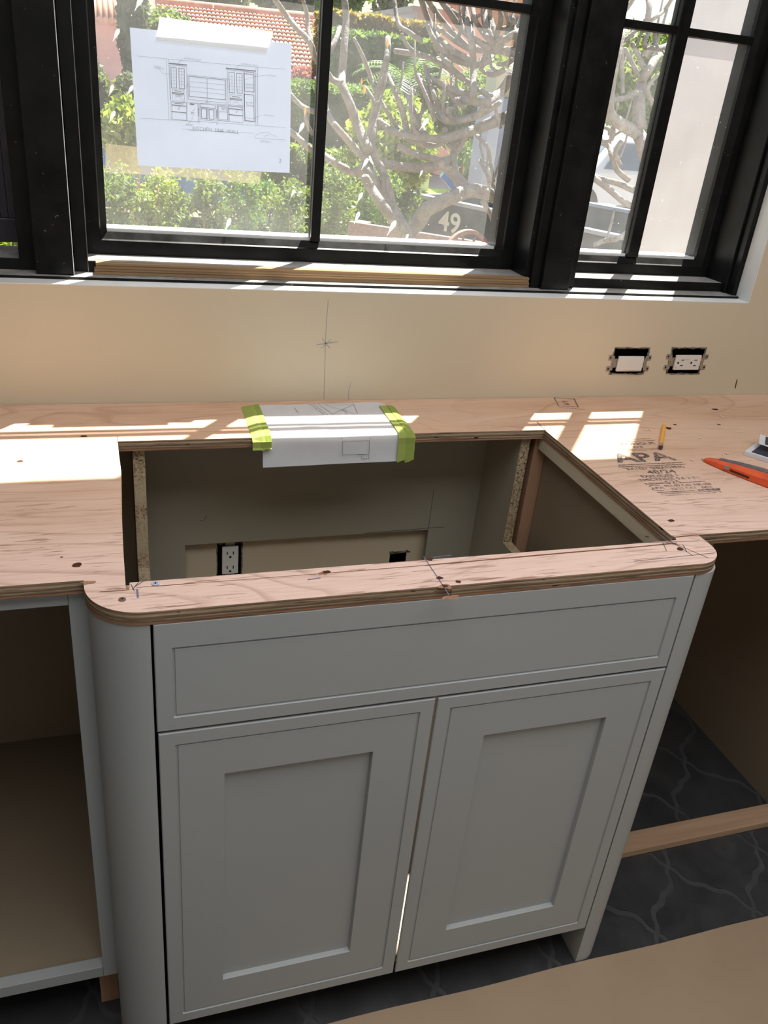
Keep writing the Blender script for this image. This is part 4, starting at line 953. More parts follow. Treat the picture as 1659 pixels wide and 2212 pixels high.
m = MB(); m.add([kp(-.006, -.001, .0022), kp(.004, -.0045, .0022), kp(.004, .003, .0022), kp(-.006, -.001, .0032), kp(.004, -.0045, .0032), kp(.004, .003, .0032)], [(0, 1, 2), (3, 4, 5), (0, 1, 4, 3), (1, 2, 5, 4), (2, 0, 3, 5)]); m.build('knife_nose', STEEL, kf)
# booklets
def booklet(label, c, ang, sx, sy, z0, z1, curl, zoff=0):
    t = thing('booklet', label, 'booklet', (c[0], c[1], z0)); R_ = Matrix.Translation((c[0], c[1], (z0 + z1) / 2)) @ Matrix.Rotation(math.radians(ang), 4, 'Z')
    if curl: R_ = R_ @ Matrix.Rotation(curl, 4, 'Y')
    m = MB(); m.obox(R_, sx, sy, z1 - z0); m.build('page_block', PAPER, t, .0004)
    m = MB(); m.obox(R_ @ Matrix.Translation((0.004, 0, (z1 - z0) / 2 + .0004)), sx - .014, sy - .012, .0006); m.build('printed_cover', NAVY, t)
    m = MB(); m.obox(R_ @ Matrix.Translation((0.0, 0.004, (z1 - z0) / 2 + .0009)), sx * .5, .006, .0004); m.build('red_print', DKRED, t)
booklet('thick white-edged booklet at the right edge behind the orange knife', (1.214, -0.368), -57, 0.13, 0.07, 0.9003, 0.9085, 0)
booklet('thin curled leaflet lying on the white-edged booklet', (1.245, -0.350), -42, 0.125, 0.06, 0.9155, 0.9165, 0.10)
# wood shavings
SHL = ['pale shaving just left of the knife grip, front one of a pair', 'pale shaving just left of the knife grip, rear one of a pair', 'largest pale curl of wood beside the knife grip', 'lone pale shaving between the pencil and the knife', 'small shaving left of the knife tip', 'shaving near the wall above the right knot', 'shaving below the one by the right knot', 'shaving left of the yellow pencil near the sunlit patch', 'pale shaving under the knife body near the right edge', 'shaving at the foot of the printed stamp', 'small shaving close to the pencil tip']
for i, (px, py) in enumerate(((1562, 982), (1569, 980), (1589, 986), (1512, 946), (1494, 994), (1573, 888), (1558, 900), (1394, 929), (1556, 1061), (1395, 1044), (1404, 929))):
    c = atz(px, py, .9008); a = random.uniform(0, 3); m = MB(); L = random.uniform(.0035, .0065)
    pts = [(c.x + math.cos(a) * L * t - math.sin(a) * .0014 * s_, c.y + math.sin(a) * L * t + math.cos(a) * .0014 * s_, .9006 + .0018 * (1 - t * t)) for t, s_ in ((-1, 0), (-.4, 1), (.4, .9), (1, 0), (.4, -.9), (-.4, -1))]
    m.add(pts + [(x, y, z - .0005) for x, y, z in pts], [list(range(6)), [11, 10, 9, 8, 7, 6]] + [(k, (k + 1) % 6, (k + 1) % 6 + 6, k + 6) for k in range(6)])
    tag(m.build('wood_shaving', CHIP), SHL[i], 'wood shaving', 'shavings around the orange knife')

# ================================================================== OUTSIDE
GZ = -0.35
m = MB(); m.box(-40, 80, 0.2, 11.2, GZ - .2, GZ); tag(m.build('ground', DIRT), kind='structure')
m = MB(); m.box(-40, 80, 11.2, 11.5, GZ - .2, GZ + .10); tag(m.build('kerb', CONC), kind='structure')
m = MB(); m.box(-40, 80, 11.5, 120, GZ - .2, GZ - .02); tag(m.build('street', ASPH), kind='structure')
m = MB(); m.box(6, 40, 13.6, 15.4, GZ - .02, GZ + .06); tag(m.build('lawn_strip', GRASS), kind='structure')

# white wing wall of the house beside the right window
wq = at(1425, 320, 2.0).x; m = MB(); m.box(wq, wq + .3, 0.2, 2.0, GZ, 3.2); tag(m.build('wing_wall', STUCCO), kind='structure')

# --- bare frangipani tree
tree = thing('bare_tree', 'leafless grey tree with many upcurved blunt branches close outside the window', 'tree', (at(875, 600, 2.5).x, 2.5, GZ))
def br(pts, wd, Y0, Y1=None, tip=0.75, lo=False):
    """branch through picture points; each point gets its own distance"""
    Y1 = Y0 if Y1 is None else Y1; n = len(pts); P3 = []
    for i, (x, y) in enumerate(pts):
        t = i / max(1, n - 1); P3.append(at(x, y, Y0 + (Y1 - Y0) * t + 0.05 * math.sin(i * 2.1 + x)))
    # Catmull-Rom smoothing
    Q = []
    for i in range(n - 1):
        p0, p1, p2, p3 = P3[max(i - 1, 0)], P3[i], P3[i + 1], P3[min(i + 2, n - 1)]
        for k in range(4):
            t = k / 4
            Q.append(0.5 * ((2 * p1) + (p2 - p0) * t + (2 * p0 - 5 * p1 + 4 * p2 - p3) * t * t + (3 * p1 - p0 - 3 * p2 + p3) * t ** 3))
    Q.append(P3[-1]); L = len(Q)
    rad = []
    for i, q in enumerate(Q):
        t = i / (L - 1); w_ = wd[0] + (wd[-1] - wd[0]) * t
        rad.append(w_ / 2 / F_PX * (q - CAM).dot(FX) * (1 + 0.07 * noise.noise(q * 9)))
    Q.append(Q[-1] + (Q[-1] - Q[-2]).normalized() * rad[-1] * .5); rad.append(rad[-1] * .55)
    m = MB(); m.tube(Q, rad, 9); return m, Q, rad
def cc(l): return [(600 + x / 2.765, y / 2.765) for x, y in l]
def c3(l): return [(1050 + x / 2.724, y / 2.724) for x, y in l]
def c8(l): return [(850 + x / 5.35, y / 5.35) for x, y in l]
base = at(872, 520, 2.5)
m = MB(); m.tube([(base.x + .05, 2.5, GZ), (base.x + .02, 2.5, .3), (base.x, 2.5, .62), base], [.085, .07, .062, .045], 12); m.build('trunk', BARK, tree)
BR = [
 (cc([(780, 1430), (745, 1370), (690, 1270), (600, 1130), (540, 1040), (500, 1010)]), (36, 27), 2.5, 2.6),
 (cc([(740, 1380), (640, 1250), (560, 1130), (520, 1060)]), (24, 20), 2.42, 2.45),
 (cc([(540, 1045), (440, 1025), (360, 985), (270, 925), (190, 885), (80, 790), (-60, 720)]), (19, 12), 2.6, 2.9),
 (cc([(540, 1045), (545, 940), (560, 800), (585, 650), (620, 480), (655, 330), (658, 225)]), (26, 12), 2.6, 2.9),
 (cc([(590, 560), (545, 430), (500, 320), (455, 230)]), (11, 7), 2.8, 2.9),
 (cc([(545, 900), (480, 760), (430, 620), (385, 510), (385, 430), (395, 300), (408, 120), (400, 0), (395, -60)]), (22, 13), 2.62, 3.0),
 (cc([(385, 500), (325, 475), (290, 425), (225, 350), (190, 250), (110, 165), (50, 90), (0, 20), (-40, -40)]), (14, 12), 2.75, 2.9),
 (cc([(200, 255), (180, 170), (175, 90), (150, 0)]), (12, 9), 2.85, 2.9),
 (cc([(300, 320), (345, 240), (370, 160)]), (13, 10), 2.8, 2.85),
 (cc([(530, 960), (430, 850), (340, 745), (290, 665), (275, 560), (230, 470)]), (17, 11), 2.6, 2.8),
 (cc([(290, 680), (210, 665), (140, 630), (80, 570), (40, 500)]), (13, 9), 2.7, 2.85),
 (cc([(205, 800), (170, 720), (165, 650)]), (9, 7), 2.75, 2.8),
 (cc([(720, 1320), (680, 1200), (640, 1060), (590, 950), (560, 880)]), (19, 18), 2.5, 2.62),
 (cc([(600, 970), (700, 990), (800, 1000), (900, 1000), (980, 975)]), (18, 22), 2.62, 2.5),
 (cc([(970, 975), (1050, 1040), (1110, 1110), (1150, 1150)]), (22, 26), 2.5, 2.45),
 (cc([(980, 980), (1050, 930), (1095, 860), (1130, 800)]), (15, 12), 2.5, 2.6),
 (cc([(760, 1400), (840, 1330), (880, 1260), (960, 1215), (1060, 1170), (1150, 1140), (1230, 1150), (1330, 1190), (1450, 1230)]), (34, 27), 2.5, 2.4),
 (cc([(520, 520), (570, 600), (560, 700)]), (8, 8), 2.7, 2.7),
 (cc([(600, 720), (680, 775), (780, 825), (900, 870), (980, 850), (1000, 770)]), (15, 12), 2.75, 2.6),
 (cc([(720, 870), (820, 920), (930, 950), (990, 965)]), (15, 14), 2.7, 2.55),
 (cc([(640, 770), (740, 800), (860, 820), (980, 830), (1090, 800), (1200, 760), (1300, 715), (1420, 680)]), (15, 20), 2.65, 2.5),
 (cc([(1240, 620), (1330, 550), (1385, 460), (1405, 350), (1370, 305), (1250, 295), (1150, 290)]), (21, 17), 2.5, 2.8),
 (cc([(1250, 620), (1150, 600), (1060, 580), (980, 520), (925, 470)]), (19, 11), 2.5, 2.75),
 (cc([(1150, 500), (1050, 430), (960, 370), (860, 330), (700, 305)]), (13, 12), 2.7, 2.95),
 (cc([(1170, 580), (1170, 400), (1158, 250), (1125, 90), (1100, -20)]), (17, 14), 2.55, 2.8),
 (cc([(1180, 370), (1060, 310), (960, 230), (900, 120), (850, -20)]), (14, 12), 2.7, 2.95),
 (cc([(860, 245), (780, 190), (720, 140), (695, -10)]), (11, 9), 2.8, 2.95),
 (cc([(1140, 290), (1050, 200), (960, 95), (890, -10)]), (15, 11), 2.7, 2.9),
 (cc([(1240, 630), (1200, 685), (1100, 715), (1010, 725), (930, 650), (880, 530), (845, 450)]), (18, 10), 2.5, 2.75),
 (cc([(1010, 720), (960, 650), (930, 560), (900, 470), (880, 390)]), (12, 9), 2.55, 2.75),
 (cc([(770, 800), (750, 690), (705, 560), (660, 450)]), (13, 9), 2.7, 2.8),
 (cc([(885, 805), (825, 700), (780, 570)]), (13, 9), 2.65, 2.75),
 (cc([(710, 760), (660, 680), (615, 600)]), (10, 8), 2.7, 2.75),
 (cc([(840, 325), (780, 280), (740, 205)]), (11, 8), 2.85, 2.85),
 (cc([(1110, 640), (1060, 600), (1075, 590)]), (10, 8), 2.6, 2.6),
 (c8([(880, 1100), (700, 1040), (560, 980), (450, 900)]), (16, 9), 2.6, 2.7),
 (c8([(880, 960), (720, 840), (600, 700), (540, 620), (480, 540)]), (13, 9), 2.65, 2.8),
 (c8([(880, 740), (700, 680), (560, 580), (450, 420), (380, 270)]), (16, 9), 2.7, 2.85),
 (c8([(880, 570), (720, 480), (600, 390), (510, 315)]), (12, 9), 2.72, 2.8),
 (c8([(900, 440), (760, 300), (640, 130), (560, 20), (500, -80)]), (15, 12), 2.7, 2.85),
 (c8([(840, 260), (740, 170), (620, 80), (560, -40)]), (10, 9), 2.85, 2.95),
 (c8([(1090, 440), (1000, 330), (940, 210), (910, 60), (900, -60)]), (12, 9), 2.6, 2.75),
 (c8([(1130, 560), (1010, 500), (900, 430)]), (14, 12), 2.62, 2.7),
 (c8([(1180, 590), (1120, 440), (1060, 260), (1040, 60), (1040, -60)]), (18, 12), 2.58, 2.7),
 (c8([(1250, 540), (1170, 380), (1120, 200), (1130, 40)]), (16, 10), 2.55, 2.65),
 (c8([(1210, 540), (1200, 380), (1240, 240), (1230, 60), (1220, -60)]), (14, 9), 2.52, 2.6),
 (c8([(1240, 330), (1330, 300), (1300, 150), (1290, 30)]), (9, 8), 2.5, 2.55),
 (c8([(1300, 600), (1400, 560), (1430, 420), (1380, 300), (1390, 220)]), (16, 9), 2.5, 2.5),
 (c8([(1220, 460), (1310, 450), (1370, 400), (1450, 360)]), (16, 12), 2.5, 2.45),
 (c8([(1130, 700), (1020, 740), (940, 760)]), (12, 12), 2.6, 2.6),
 (c8([(1290, 800), (1180, 860), (1080, 850), (1000, 790)]), (12, 9), 2.5, 2.6),
 (c8([(1200, 740), (1290, 740), (1370, 690)]), (9, 13), 2.5, 2.5),
 (c8([(1130, 1120), (1020, 1060), (960, 1020)]), (14, 9), 2.52, 2.6),
 (c8([(900, 1350), (800, 1390), (680, 1370), (620, 1270), (700, 1250), (740, 1170)]), (12, 7), 2.5, 2.6),
 (c8([(1000, 1330), (1150, 1240), (1230, 1180)]), (14, 11), 2.5, 2.5),
 (c8([(1370, 1310), (1260, 1390), (1100, 1450), (940, 1520), (740, 1540)]), (20, 16), 2.48, 2.6),
 (c8([(330, 1560), (240, 1400), (190, 1250), (170, 1110)]), (13, 8), 2.6, 2.65),
 (c8([(480, 1400), (410, 1200), (330, 1000), (280, 860)]), (11, 7), 2.6, 2.7),
 (c8([(540, 1330), (490, 1120), (420, 960), (370, 830)]), (11, 7), 2.58, 2.7),
 (c8([(160, 1500), (100, 1250), (20, 1050)]), (12, 8), 2.66, 2.7),
 (cc([(1190, 810), (1250, 880), (1270, 960), (1300, 1110), (1320, 1200)]), (9, 8), 2.5, 2.4),
 (cc([(1210, 960), (1250, 1040), (1290, 1110)]), (9, 8), 2.45, 2.4),
 (cc([(1220, 1200), (1270, 1280), (1290, 1360)]), (12, 8), 2.4, 2.35),
 (cc([(1330, 760), (1310, 700), (1300, 620)]), (9, 6), 2.45, 2.45),
 # seen through the right window
 (c3([(960, 960), (930, 880), (895, 790), (800, 735), (725, 660), (735, 500), (765, 350), (800, 200)]), (33, 16), 2.45, 2.3),
 (c3([(905, 760), (900, 620), (915, 480), (950, 420), (1005, 330)]), (29, 17), 2.4, 2.5),
 (c3([(940, 430), (900, 330), (860, 255)]), (13, 10), 2.45, 2.5),
 (c3([(895, 440), (850, 350), (815, 285)]), (11, 9), 2.45, 2.5),
 (c3([(805, 550), (800, 400), (800, 290)]), (9, 8), 2.4, 2.45),
 (c3([(725, 590), (820, 575), (885, 540)]), (12, 12), 2.4, 2.4),
 (c3([(990, 1150), (870, 1120), (780, 1080), (700, 1060), (630, 1035)]), (15, 11), 2.35, 2.5),
 (c3([(640, 1050), (720, 1110), (800, 1180), (860, 1215)]), (15, 12), 2.45, 2.3),
 (c3([(840, 1060), (770, 1000), (740, 920), (720, 860), (650, 830)]), (13, 10), 2.4, 2.5),
 (c3([(640, 1440), (700, 1415), (770, 1405), (825, 1370)]), (11, 11), 2.3, 2.2),
 (c3([(930, 330), (960, 290), (1010, 290), (1060, 270)]), (13, 12), 2.45, 2.5),
 (c3([(960, 330), (930, 250), (960, 190)]), (12, 10), 2.5, 2.5),
 (c3([(1010, 290), (990, 230), (1000, 170)]), (10, 8), 2.5, 2.5),
 (c3([(800, 250), (880, 180), (930, 150)]), (9, 8), 2.5, 2.5),
 (c3([(790, 90), (830, 50), (870, -10)]), (10, 8), 2.5, 2.5),
 (c3([(940, 140), (1000, 100), (1050, 60), (1090, 0)]), (10, 8), 2.5, 2.5),
 (c3([(950, 120), (960, 40), (950, -30)]), (14, 12), 2.5, 2.5),
 (c3([(980, 610), (950, 520), (1010, 440)]), (10, 8), 2.4, 2.45),
 (c3([(1020, 560), (1100, 640), (1090, 760), (1040, 880), (1010, 1000)]), (10, 14), 2.35, 2.4),
 (c3([(750, 740), (740, 820), (660, 840)]), (9, 8), 2.4, 2.45),
 (c3([(800, 830), (760, 900), (790, 970)]), (12, 8), 2.4, 2.45),
 (c3([(660, 740), (720, 760), (725, 790)]), (9, 7), 2.45, 2.45),
 (c3([(1150, 1300), (1050, 1200), (1000, 1100)]), (12, 9), 2.4, 2.45),
]
tips = []
for pts, wd, y0, y1 in BR:
    m, Q, rad = br(pts, wd, y0, y1); m.build('branch', BARK, tree); tips.append((Q, rad))
# short side shoots so that the crown is as dense as it is from other sides too
rs = random.Random(3)
for i in range(46):
    Q, rad = tips[rs.randrange(12, len(tips))]; k = rs.randrange(3, len(Q) - 2); p = Q[k]; L = rs.uniform(.10, .24); a = rs.uniform(0, 6.28)
    dv = Vector((math.cos(a) * .5, math.sin(a) * .5 + .3, 0)); up = Vector((0, 0, 1))
    q = [p, p + dv * L * .45 + up * L * .12, p + dv * L * .75 + up * L * .5, p + dv * L * .85 + up * L]
    m = MB(); m.tube(q, [rad[k] * .7, rad[k] * .6, rad[k] * .55, rad[k] * .42], 7); m.build('branch', BARK, tree)
for (px, py, L) in ((658, 250, 14), (1097, 240, 16), (1000, 375, 14), (1051, 378, 12), (786, 205, 16), (836, 105, 16), (780, 185, 12), (1403, 150, 14), (1322, 110, 10)):
    c = at(px, py, 2.5); s_ = L / 1788 * 4.2; m = MB()
    m.add([c, c + Vector((s_ * .22, 0, s_ * .5)), c + Vector((s_ * .1, .01, s_ * 1.2)), c + Vector((-s_ * .2, 0, s_ * .5))], [(0, 1, 2, 3)]); m.build('leaf', YLEAF, tree, fix=False)

# --- raised plank planter, iron wheel
PA_, PB_ = atz(752, 478, 0.70), atz(1062, 527, 0.70); pd = (PB_ - PA_).normalized(); pn = Vector((-pd.y, pd.x, 0))
pl = thing('raised_planter', 'reddish plank planter wall behind the bare tree trunk', 'planter', (PA_.x + pd.x * 1.1, PA_.y + pd.y * 1.1, GZ))
def pbox(m, t0, t1, n0, n1, z0, z1):
    vs = [tuple(PA_ + pd * t + pn * n_)[:2] + (z,) for t in (t0, t1) for n_ in (n0, n1) for z in (z0, z1)]
    m.add(vs, [(0, 1, 3, 2), (4, 6, 7, 5), (0, 4, 5, 1), (2, 3, 7, 6), (0, 2, 6, 4), (1, 5, 7, 3)])
for k in range(5):
    m = MB(); pbox(m, 0, 2.3, 0, .04, .70 - .21 * (k + 1) + .008, .70 - .21 * k); m.build('plank', PLANK, pl, .004)
for t in (.06, 1.15, 2.24): m = MB(); pbox(m, t - .045, t + .045, .042, .13, GZ, .70); m.build('post', PLANK, pl, .004)
wh = thing('iron_wheel', 'rusty old spoked iron wheel standing in front of the plank planter', 'ornament', (0, 0, GZ))
_t = [PA_ + pd * (k * .02) - pn * .14 for k in range(100)]; _q = min(_t, key=lambda q: abs((q - CAM).dot(RX) / (q - CAM).dot(FX) * F_PX + CX - 1008)); wc = at(1008, 550, _q.y); wr = 52 / F_PX * (wc - CAM).dot(FX)
wh.location = (wc.x, wc.y, GZ)
m = MB(); nn = 36
for ra, rb in ((wr, wr - .022),):
    vs = []
    for i in range(nn):
        a = 2 * math.pi * i / nn
        for r_, y_ in ((ra, -.02), (rb, -.02), (rb, .02), (ra, .02)): vs.append((wc.x + r_ * math.cos(a), wc.y + y_, wc.z + r_ * math.sin(a)))
    m.add(vs, [(i * 4 + k, i * 4 + (k + 1) % 4, ((i + 1) % nn) * 4 + (k + 1) % 4, ((i + 1) % nn) * 4 + k) for i in range(nn) for k in range(4)])
m.build('wheel_rim', RUST, wh)
for k in range(8):
    a = math.pi / 8 + k * math.pi / 4; m = MB(); m.tube([wc + Vector((math.cos(a) * .015, 0, math.sin(a) * .015)), wc + Vector((math.cos(a) * (wr - .012), 0, math.sin(a) * (wr - .012)))], .008, 6); m.build('spoke', RUST, wh)
m = MB(); m.tube([wc + Vector((0, -.03, 0)), wc + Vector((0, .03, 0))], .022, 12); m.build('hub', RUST, wh)
m = MB(); m.box(wc.x - .06, wc.x + .06, wc.y - .08, wc.y + .08, GZ, wc.z - wr); m.build('stone_foot', CONC, wh)

# --- dark skip with the number 49
A = atz(866, 415, 0.42); B = atz(1065, 456, 0.42); dA = (B - A); dA.z = 0; ln_ = dA.length; dA.normalize(); nA = Vector((-dA.y, dA.x, 0))
if nA.y < 0: nA = -nA
LEN = 5.2
sk_ = thing('skip_container', 'dark blue-grey skip marked with a white 49 beyond the bare tree', 'skip', (A + dA * LEN / 2 + nA * 1.1) * 1.0)
sk_.location.z = GZ
def sp(t, n_, z): p = A + dA * t + nA * n_; return Vector((p.x, p.y, z))
m = MB()
def slab(t0, t1, n0, n1, z0, z1):
    vs = [sp(t, n_, z) for t in (t0, t1) for n_ in (n0, n1) for z in (z0, z1)]
    m.add(vs, [(0, 1, 3, 2), (4, 6, 7, 5), (0, 4, 5, 1), (2, 3, 7, 6), (0, 2, 6, 4), (1, 5, 7, 3)])
slab(0, LEN, 0, .05, GZ + .1, .40); slab(0, LEN, 2.15, 2.2, GZ + .1, .40); slab(0, .05, .05, 2.15, GZ + .1, .40); slab(LEN - .05, LEN, .05, 2.15, GZ + .1, .40); slab(0, LEN, 0, 2.2, GZ, GZ + .1)
m.build('skip_body', SKIP, sk_, .02)
m = MB(); slab(-.03, LEN + .03, -.03, .07, .40, .44); slab(-.03, LEN + .03, 2.13, 2.23, .40, .44); m.build('top_rail', SKIPR, sk_, .006)
m = MB()
pa = atz(945, 495, 0.0)
def skp(px, py):      # picture point onto the skip's long side
    r = ray(px, py); o_ = A - nA * 0.004; t = (o_ - CAM).dot(nA) / r.dot(nA); return CAM + r * t
q0 = skp(945, 497); q1 = skp(991, 507)
hgt = (skp(965, 455).z - skp(965, 495).z)
text_faces(m, '49', hgt * 1.15, Vector((q0.x, q0.y, q0.z)) , dA, (0, 0, 1), 0, .02, (q1 - q0).length * 1.0)
m.build('painted_number', NUMW, sk_, fix=False)
m = MB(); q = skp(900, 468); text_faces(m, 'G', hgt * .8, Vector((q.x, q.y, q.z)), dA, (0, 0, 1), 0, .02); m.build('painted_letter', NUMW, sk_, fix=False)
m = MB(); q = skp(870, 475); m.add([q, q + dA * .09, q + dA * .08 + Vector((0, 0, .16))], [(0, 1, 2)]); m.build('red_triangle', REDP, sk_, fix=False)

# --- vehicles (behind the greenery)
def vehicle(name, label, cat, c, yaw, L, W_, H, paint, boxy=False):
    t = thing(name, label, cat, (c[0], c[1], c[2])); Mx = Matrix.Translation(c) @ Matrix.Rotation(yaw, 4, 'Z')
    if boxy: body = [(-L / 2, .35), (-L / 2, .95), (-L * .05, 1.0), (L * .02, H), (L * .30, H), (L * .36, 1.05), (L / 2, .92), (L / 2, .35)]
    else: body = [(-L / 2, .32), (-L / 2, .80), (-L * .30, .92), (-L * .18, H), (L * .14, H), (L * .28, .92), (L / 2, .78), (L / 2, .32)]
    m = MB(); vs = []
    for y_, k in ((-W_ / 2, 1), (-W_ / 2 + .0, 1), (W_ / 2, 1)):
        pass
    sec = [(-W_ / 2, 0.0), (W_ / 2, 0.0)]
    def sy(z, s_): return s_ * (W_ / 2 - (max(0, z - .95) * .28))
    n = len(body); vs = [Mx @ Vector((x, sy(z, -1), z)) for x, z in body] + [Mx @ Vector((x, sy(z, 1), z)) for x, z in body]
    m.add(vs, [list(range(n)), [i + n for i in range(n)][::-1]] + [(i, (i + 1) % n, (i + 1) % n + n, i + n) for i in range(n)]); m.build('car_body', paint, t, .04, 3)
    gl = [(x * .93 + (0.0), z) for x, z in ([(-L * .03, 1.05), (L * .03, H - .07), (L * .29, H - .07), (L * .33, 1.08)] if boxy else [(-L * .27, .95), (-L * .17, H - .06), (L * .13, H - .06), (L * .25, .95)])]
    for s_ in (-1, 1):
        m = MB(); m.add([Mx @ Vector((x, sy(z, s_) + s_ * .012, z)) for x, z in gl], [(0, 1, 2, 3)]); m.build('side_window', CARGL, t, fix=False)
    (xa, za), (xb, zb) = (body[2], body[3]); m = MB(); m.add([Mx @ Vector((x - .02, s_ * W_ * .40, z + .012)) for x, z, s_ in ((xa + .06, za + .03, -1), (xb - .04, zb - .05, -.85), (xb - .04, zb - .05, .85), (xa + .06, za + .03, 1))], [(0, 1, 2, 3)]); m.build('windscreen', CARGL, t, fix=False)
    for x in (-L * .32, L * .32):
        for s_ in (-1, 1):
            m = MB(); m.tube([Mx @ Vector((x, s_ * (W_ / 2 - .18), .33)), Mx @ Vector((x, s_ * (W_ / 2 + .01), .33))], .33, 18); m.build('wheel', TYRE, t)
    return t
cpos = at(350, 470, 13.7); vehicle('parked_car', 'silver-blue car parked behind the hedge at the left', 'car', (-.7, 13.7, GZ - .02), .0, 4.4, 1.75, 1.42, SILVCAR)
vehicle('parked_van', 'bright blue pickup behind the shrubs beside the centre glazing bar', 'van', (1.75, 9.75, GZ), .03, 3.7, 1.85, 1.65, BLUECAR, True)
cpos = at(1345, 335, 12.8); vehicle('parked_car', 'white car across the street, seen through the right window', 'car', (cpos.x, 12.8, GZ - .02), .15, 4.4, 1.75, 1.42, WHITECAR)
m = MB(); q = at(978, 403, 8.9); m.obox(Matrix.Translation(q) @ Matrix.Rotation(math.radians(40), 4, 'Y'), .42, .06, .08); m.box(q.x + .12, q.x + .17, q.y + .06, q.y + .12, GZ, q.z + .05); tag(m.build('blue_awning_bar', BLUECAR), 'slanting bright blue bar rising behind the skip', 'bar')

# --- iron fence
fc = thing('iron_fence', 'low black iron picket fence behind the hedge at the left', 'fence', (0.6, 6.6, GZ))
zr = at(350, 437, 6.6).z
for z in (zr, zr - .62): m = MB(); m.box(-1.2, 2.4, 6.585, 6.61, z - .012, z + .012); m.build('fence_rail', IRON, fc)
for i in range(28): x = -1.15 + i * .125; m = MB(); m.box(x - .009, x + .009, 6.588, 6.606, GZ, zr + (.0)); m.build('picket', IRON, fc)
for x in (-.6, .9, 2.35): m = MB(); m.box(x - .03, x + .03, 6.57, 6.625, GZ, zr + .06); m.build('fence_post', IRON, fc)

# --- foliage
def leaves(mb, c, r, n, size, seed, shape='ell', shell=0.55, asp=2.0):
    rd = random.Random(seed); c = Vector(c)
    for _ in range(n):
        while True:
            d = Vector((rd.uniform(-1, 1), rd.uniform(-1, 1), rd.uniform(-1, 1)))
            if shape == 'box' or d.length <= 1: break
        if shape == 'ell': d = d.normalized() * (shell + (1 - shell) * rd.random() ** .6) * (0.88 + .25 * noise.noise(d.normalized() * 2.3 + Vector((seed, 0, 0))))
        elif shape == 'loose':
            sh = rd.randrange(46); r2 = random.Random(sh * 7 + seed); a = r2.uniform(0, 6.28); zz = r2.uniform(-1, .82); rr = r2.uniform(.15, .80)
            q = Vector((math.cos(a) * rr, math.sin(a) * rr, zz)); d = q + Vector((rd.gauss(0, .13), rd.gauss(0, .13), rd.gauss(0, .10)))
        elif shape == 'col':
            a = rd.uniform(0, 6.28); z = rd.uniform(-1, 1); rr = (shell + (1 - shell) * rd.random()) * (1 - .25 * abs(z) ** 3) * (.8 + .4 * noise.noise(Vector((math.cos(a), math.sin(a) + seed, z * 3)))); d = Vector((math.cos(a) * rr, math.sin(a) * rr, z))
        else:
            k = rd.randrange(3); d[k] = math.copysign(shell + (1 - shell) * rd.random(), d[k])
        p = c + Vector((d.x * r[0], d.y * r[1], d.z * r[2]))
        u = Vector((rd.gauss(0, 1), rd.gauss(0, 1), rd.gauss(0.5, 1))).normalized(); v = u.orthogonal().normalized()
        v = (Matrix.Rotation(rd.uniform(0, 6.28), 3, u) @ v); s_ = size * rd.uniform(.6, 1.3)
        mb.add([p - u * s_ * .5, p + v * s_ * .5 / asp, p + u * s_ * .5, p - v * s_ * .5 / asp], [(0, 1, 2, 3)])
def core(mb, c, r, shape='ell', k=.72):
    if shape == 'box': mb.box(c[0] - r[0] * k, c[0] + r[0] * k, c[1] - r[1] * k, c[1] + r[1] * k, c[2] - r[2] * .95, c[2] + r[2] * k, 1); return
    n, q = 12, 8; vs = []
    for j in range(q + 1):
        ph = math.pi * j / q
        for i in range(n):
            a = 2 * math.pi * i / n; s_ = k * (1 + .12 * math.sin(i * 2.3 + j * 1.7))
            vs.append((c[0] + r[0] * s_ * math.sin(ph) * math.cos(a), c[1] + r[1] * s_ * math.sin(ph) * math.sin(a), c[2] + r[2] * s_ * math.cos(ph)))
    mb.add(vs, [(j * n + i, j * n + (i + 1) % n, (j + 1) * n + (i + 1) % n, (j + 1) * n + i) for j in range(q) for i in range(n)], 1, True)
def plant(name, label, cat, x0, x1, y0, y1, Y, dep, mat, n, size, seed, shape='ell', stem=True, group=None, shell=.55, corek=.68, ground=GZ):
    """crown filling the given view extent at distance Y; stands on the ground on its own stem"""
    p, q = at(x0, (y0 + y1) / 2, Y), at(x1, (y0 + y1) / 2, Y); t_, b_ = at((x0 + x1) / 2, y0, Y), at((x0 + x1) / 2, y1, Y)
    c = ((p.x + q.x) / 2, Y, (t_.z + b_.z) / 2); r = (abs(q.x - p.x) / 2, dep, (t_.z - b_.z) / 2)
    t = thing(name, label, cat, (c[0], Y, ground), group)
    m = MB(); leaves(m, c, r, n, size, seed, shape, shell)
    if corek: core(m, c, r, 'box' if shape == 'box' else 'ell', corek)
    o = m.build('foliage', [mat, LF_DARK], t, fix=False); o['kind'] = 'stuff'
    if stem and c[2] - r[2] > ground - 1:
        m = MB(); w_ = max(.012, r[0] * .06); m.tube([(c[0], Y, ground), (c[0] + .02, Y, (ground + c[2]) / 2), (c[0], Y, c[2] + r[2] * .5)], [w_ * 1.3, w_, w_ * .5], 7); m.build('stem', PINEV, t)
    return t
